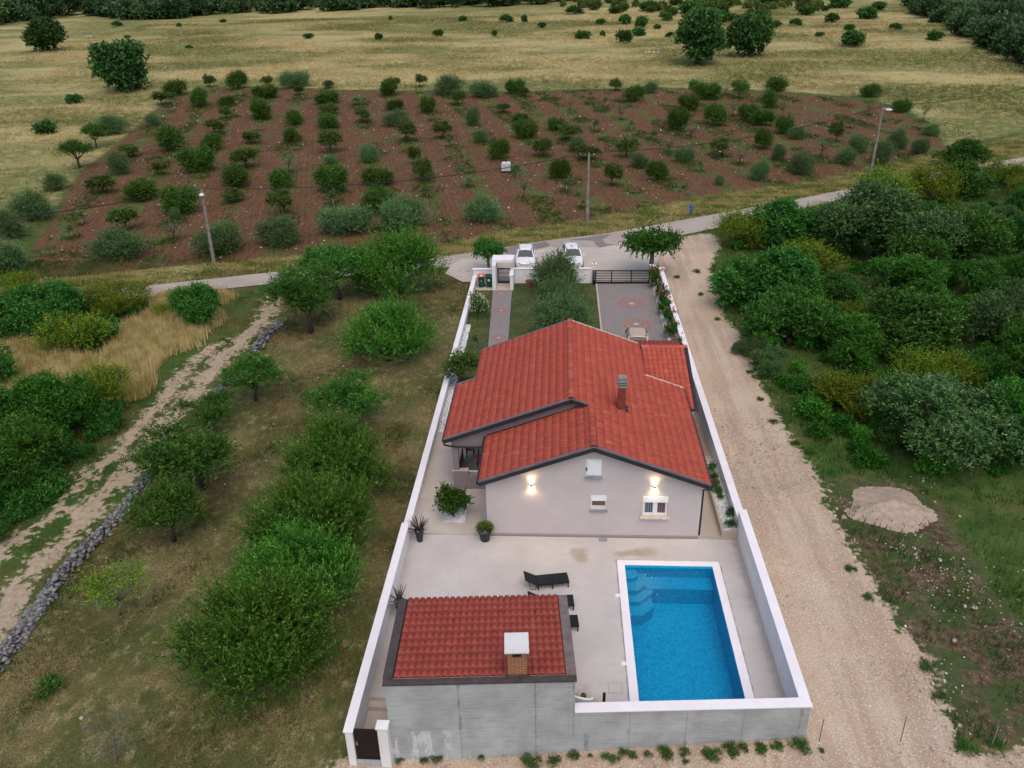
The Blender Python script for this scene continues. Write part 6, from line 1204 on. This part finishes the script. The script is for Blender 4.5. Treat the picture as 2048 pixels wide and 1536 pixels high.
car('bronze hatchback on the driveway, half under the tiled carport roof', 'carbronze', 5.40, 52.45, math.radians(-2), L=4.0, H=1.52)

# ------------------------------------------------------------------ bins
def wbin(label, x, y, lid, rz, sticker):
    t = thing('wheelie_bin', label, 'wheelie bin', (x, y, .08), rz, 'wheelie bins on the platform', local=True)
    MB().add([(-.22, -.24, .08), (.22, -.24, .08), (.22, .22, .08), (-.22, .22, .08), (-.29, -.34, .98), (.29, -.34, .98), (.29, .30, .98), (-.29, .30, .98)], [(0, 3, 2, 1), (4, 5, 6, 7), (0, 1, 5, 4), (1, 2, 6, 5), (2, 3, 7, 6), (3, 0, 4, 7)]).build('bin_body', M['bingreen'], t, bevel=.02)
    MB().box(-.31, -.36, .94, .31, .31, .99).build('rim', M['bingreen'], t, bevel=.01); MB().prism([(-.37, .992), (.34, .992), (.33, 1.03), (.1, 1.09), (-.2, 1.08), (-.36, 1.03)], 0, -.31, .31).build('lid', M[lid], t, bevel=.015)
    MB().tube([(-.26, .38, .98), (.26, .38, .98)], .02, 6).build('handle', M['bingreen'], t)
    for s in (-1, 1):
        wh = MB().lathe((0, 0, 0), [(.03, -.03), (.1, -.03), (.1, .03), (.03, .03)], 12); wh.v = [(p[2]+s*.25, p[1]+.26, p[0]+.1) for p in wh.v]; wh.build('wheel', M['rubber'], t)
    if sticker: MB().box(-.09, -.319, .60, .09, -.30, .78).build('sticker', M['offwhite'], t)
    else: MB().box(-.05, -.311, .55, .05, -.29, .68).build('emblem', M['greysill'], t); MB().box(-.11, -.345, 1.045, .11, -.12, 1.10).build('lid_label', M['offwhite'], t)
wbin('green wheelie bin with orange lid in the wall corner', -6.52, 65.75, 'binorange', math.radians(2), False); wbin('all green wheelie bin with white sticker beside the portal', -5.86, 65.75, 'bingreen', math.radians(-4), True)

# ------------------------------------------------------------------ poles, cables, hydrant, tank, stakes, weeds
def poles():
    T = []
    for i, (bx, by, tx, ty, lamp, l) in enumerate(((428, 528, 403, 378, -1, 'leaning street lamp pole at the left of the orchard edge'), (1174, 447, 1178, 305, 0, 'plain utility pole without lamp at the orchard edge behind the house'), (1742, 343, 1766, 212, 1, 'street lamp pole at the right end of the orchard'))):
        b = G(bx, by); r = ray(tx, ty); k = (b[1]+0.0)/r[1]; tp = CAMP+r*k; T.append(tp); t = thing('utility_pole' if lamp == 0 else 'street_lamp', l, 'utility pole' if lamp == 0 else 'street lamp', tuple(b), 0, 'poles along the orchard'); MB().tube([b-(0, 0, .4), tp], [.19, .10], 8).build('pole', M['polewood'], t)
        if lamp == 0:
            MB().box(tp[0]-.9, tp[1]-.04, tp[2]-.28, tp[0]+.55, tp[1]+.04, tp[2]-.22).build('crossarm', M['steel'], t)
            for dx in (-.85, -.4, .5): MB().lathe((tp[0]+dx, tp[1], tp[2]-.22), [(.03, 0), (.05, .05), (.02, .12)], 8).build('insulator', M['offwhite'], t)
        else:
            a = tp+(0, -.02, -.35); e = a+np.array([.12 if lamp < 0 else .7, -.45 if lamp < 0 else -.2, .10]); MB().tube([a, e], .035, 6).build('lamp_arm', M['galv'], t); MB().lathe((e[0], e[1], e[2]-.16), [(.10, -.14), (.22, -.06), (.24, .0), (.14, .10), (.05, .16)], 14, *((1, 1) if lamp < 0 else (1.7, .9))).build('lamp_head', M['offwhite'], t)
            MB().tube([tp-(0, 0, .05), tp+(0, 0, .22)], .03, 6).build('insulator', M['steel'], t)
    def cable(a, b, sag, label):
        m = MB(); pts = [np.array(a)*(1-u)+np.array(b)*u-np.array([0, 0, sag*4*u*(1-u)]) for u in np.linspace(0, 1, 26)]; m.tube(pts, .035, 5); tag(m.build('overhead_cable', M['cable']), label, 'cable')
    d = T[1]-T[0]; cable(T[0], T[0]-d*1.1+(0, 0, -.5), .8, 'black overhead cable running left from the leaning lamp pole'); cable(T[0], T[1], 1.0, 'black overhead cable between the leaning lamp pole and the plain pole'); cable(T[1], T[2], 1.1, 'black overhead cable between the plain pole and the right lamp pole'); cable(T[2], T[2]+(T[2]-T[1])*1.0+(0, 0, .4), .9, 'black overhead cable running right from the right lamp pole')
    b = G(1381, 430); t = thing('hydrant', 'blue pillar hydrant on the verge between road and orchard', 'hydrant', tuple(b)); MB().lathe(tuple(b), [(.16, -.05), (.16, .06), (.11, .08), (.10, .75), (.14, .78), (.14, .95), (.10, 1.02), (.04, 1.12)], 14).build('barrel', M['blue'], t)
    for s in (-1, 1): m = MB().tube([b+(s*.08, 0, .84), b+(s*.24, 0, .84)], [.07, .08], 10); m.build('outlet', M['blue'], t)
    MB().tube([b+(0, -.06, .45), b+(0, -.18, .45)], [.09, .08], 10).build('flange', M['blue'], t)
    b = G(1012, 345); t = thing('water_tank', 'white caged plastic water tank on pallet among the orchard trees', 'water tank', tuple(b)); x, y, z = b; y += .5
    MB().prism([(x-.56, z+.16), (x+.56, z+.16), (x+.56, z+1.05), (x+.46, z+1.18), (x-.46, z+1.18), (x-.56, z+1.05)], 1, y-.5, y+.5).build('tank', M['tankw'], t, bevel=.04); m = MB()
    for zz in (.2, .48, .76, 1.04): m.box(x-.60, y-.54, z+zz, x+.60, y-.52, z+zz+.025).box(x-.60, y+.52, z+zz, x+.60, y+.54, z+zz+.025).box(x-.60, y-.52, z+zz, x-.58, y+.52, z+zz+.025).box(x+.58, y-.52, z+zz, x+.60, y+.52, z+zz+.025)
    for k in range(6): xx = x-.58+k*.226; m.box(xx, y-.56, z+.16, xx+.022, y-.542, z+1.08)
    m.build('cage', M['galv'], t); MB().box(x-.6, y-.54, z, x+.6, y+.54, z+.14).build('pallet', M['bark'], t); MB().lathe((x, y, z+1.18), [(.11, 0), (.11, .05)], 12).build('filler_cap', M['rubber'], t)
    for i, (bx, by, tx, ty, l) in enumerate(((1638, 1484, 1648, 1437, 'thin rusty stake nearest the concrete wall corner'), (1801, 1484, 1813, 1433, 'thin rusty stake in the middle of the gravel'), (1982, 1494, 1997, 1453, 'thin pale stake in the weeds at the gravel edge'))):
        b = G(bx, by); r = ray(tx, ty); tp = CAMP+r*((b[1]+.05)/r[1]); o = MB().tube([b-(0, 0, .2), tp], .014, 6).build('stake', M['steel' if i < 2 else 'galv']); tag(o, l, 'stake', 'stakes in the gravel')
    # weeds at the foot of the concrete wall and on the track
    WD = [(800, 1522, 26), (845, 1520, 22), (872, 1518, 30), (962, 1516, 16), (1052, 1517, 26), (1066, 1528, 34), (1110, 1522, 30), (1144, 1509, 24), (1155, 1514, 14), (1182, 1512, 12), (1210, 1516, 20), (1228, 1519, 22), (1248, 1506, 24), (1262, 1511, 22), (1296, 1509, 18), (1325, 1502, 26), (1338, 1514, 28), (1370, 1507, 24), (1372, 1524, 16), (1412, 1504, 26), (1425, 1512, 36), (1456, 1497, 30), (1466, 1506, 26), (1487, 1497, 24), (1518, 1494, 22), (1525, 1504, 28), (1555, 1496, 26), (1605, 1497, 44), (1645, 1503, 14)]
    for i, (x, y, w) in enumerate(WD):
        p = G(x, y); s = w*depth(p)/F_PX; plant('weed_clump', 'weed', i, p, s*1.1, s*.42, f'green weed clump, {ORDN[i]} from the left along the foot of the concrete wall', 'weed', 'weeds along the concrete wall')
    EW = [(1395, 545, 14), (1352, 555, 12), (1402, 590, 10), (1435, 640, 12), (1500, 745, 14), (1520, 800, 12), (1545, 845, 16), (1590, 890, 18), (1620, 905, 18), (1850, 985, 16), (1830, 1030, 14), (1700, 1140, 20), (1735, 1195, 22), (1855, 1340, 24), (1880, 1395, 22), (1925, 1495, 40), (1990, 1495, 30)]
    for i, (x, y, w) in enumerate(EW):
        p = G(x, y); s = w*depth(p)/F_PX; plant('weed_clump', 'weed', i, p, s*1.3, s*.5, f'low weed clump, {ORDN[i]} from the road along the right edge of the gravel', 'weed', 'weeds at the gravel edge')
poles()
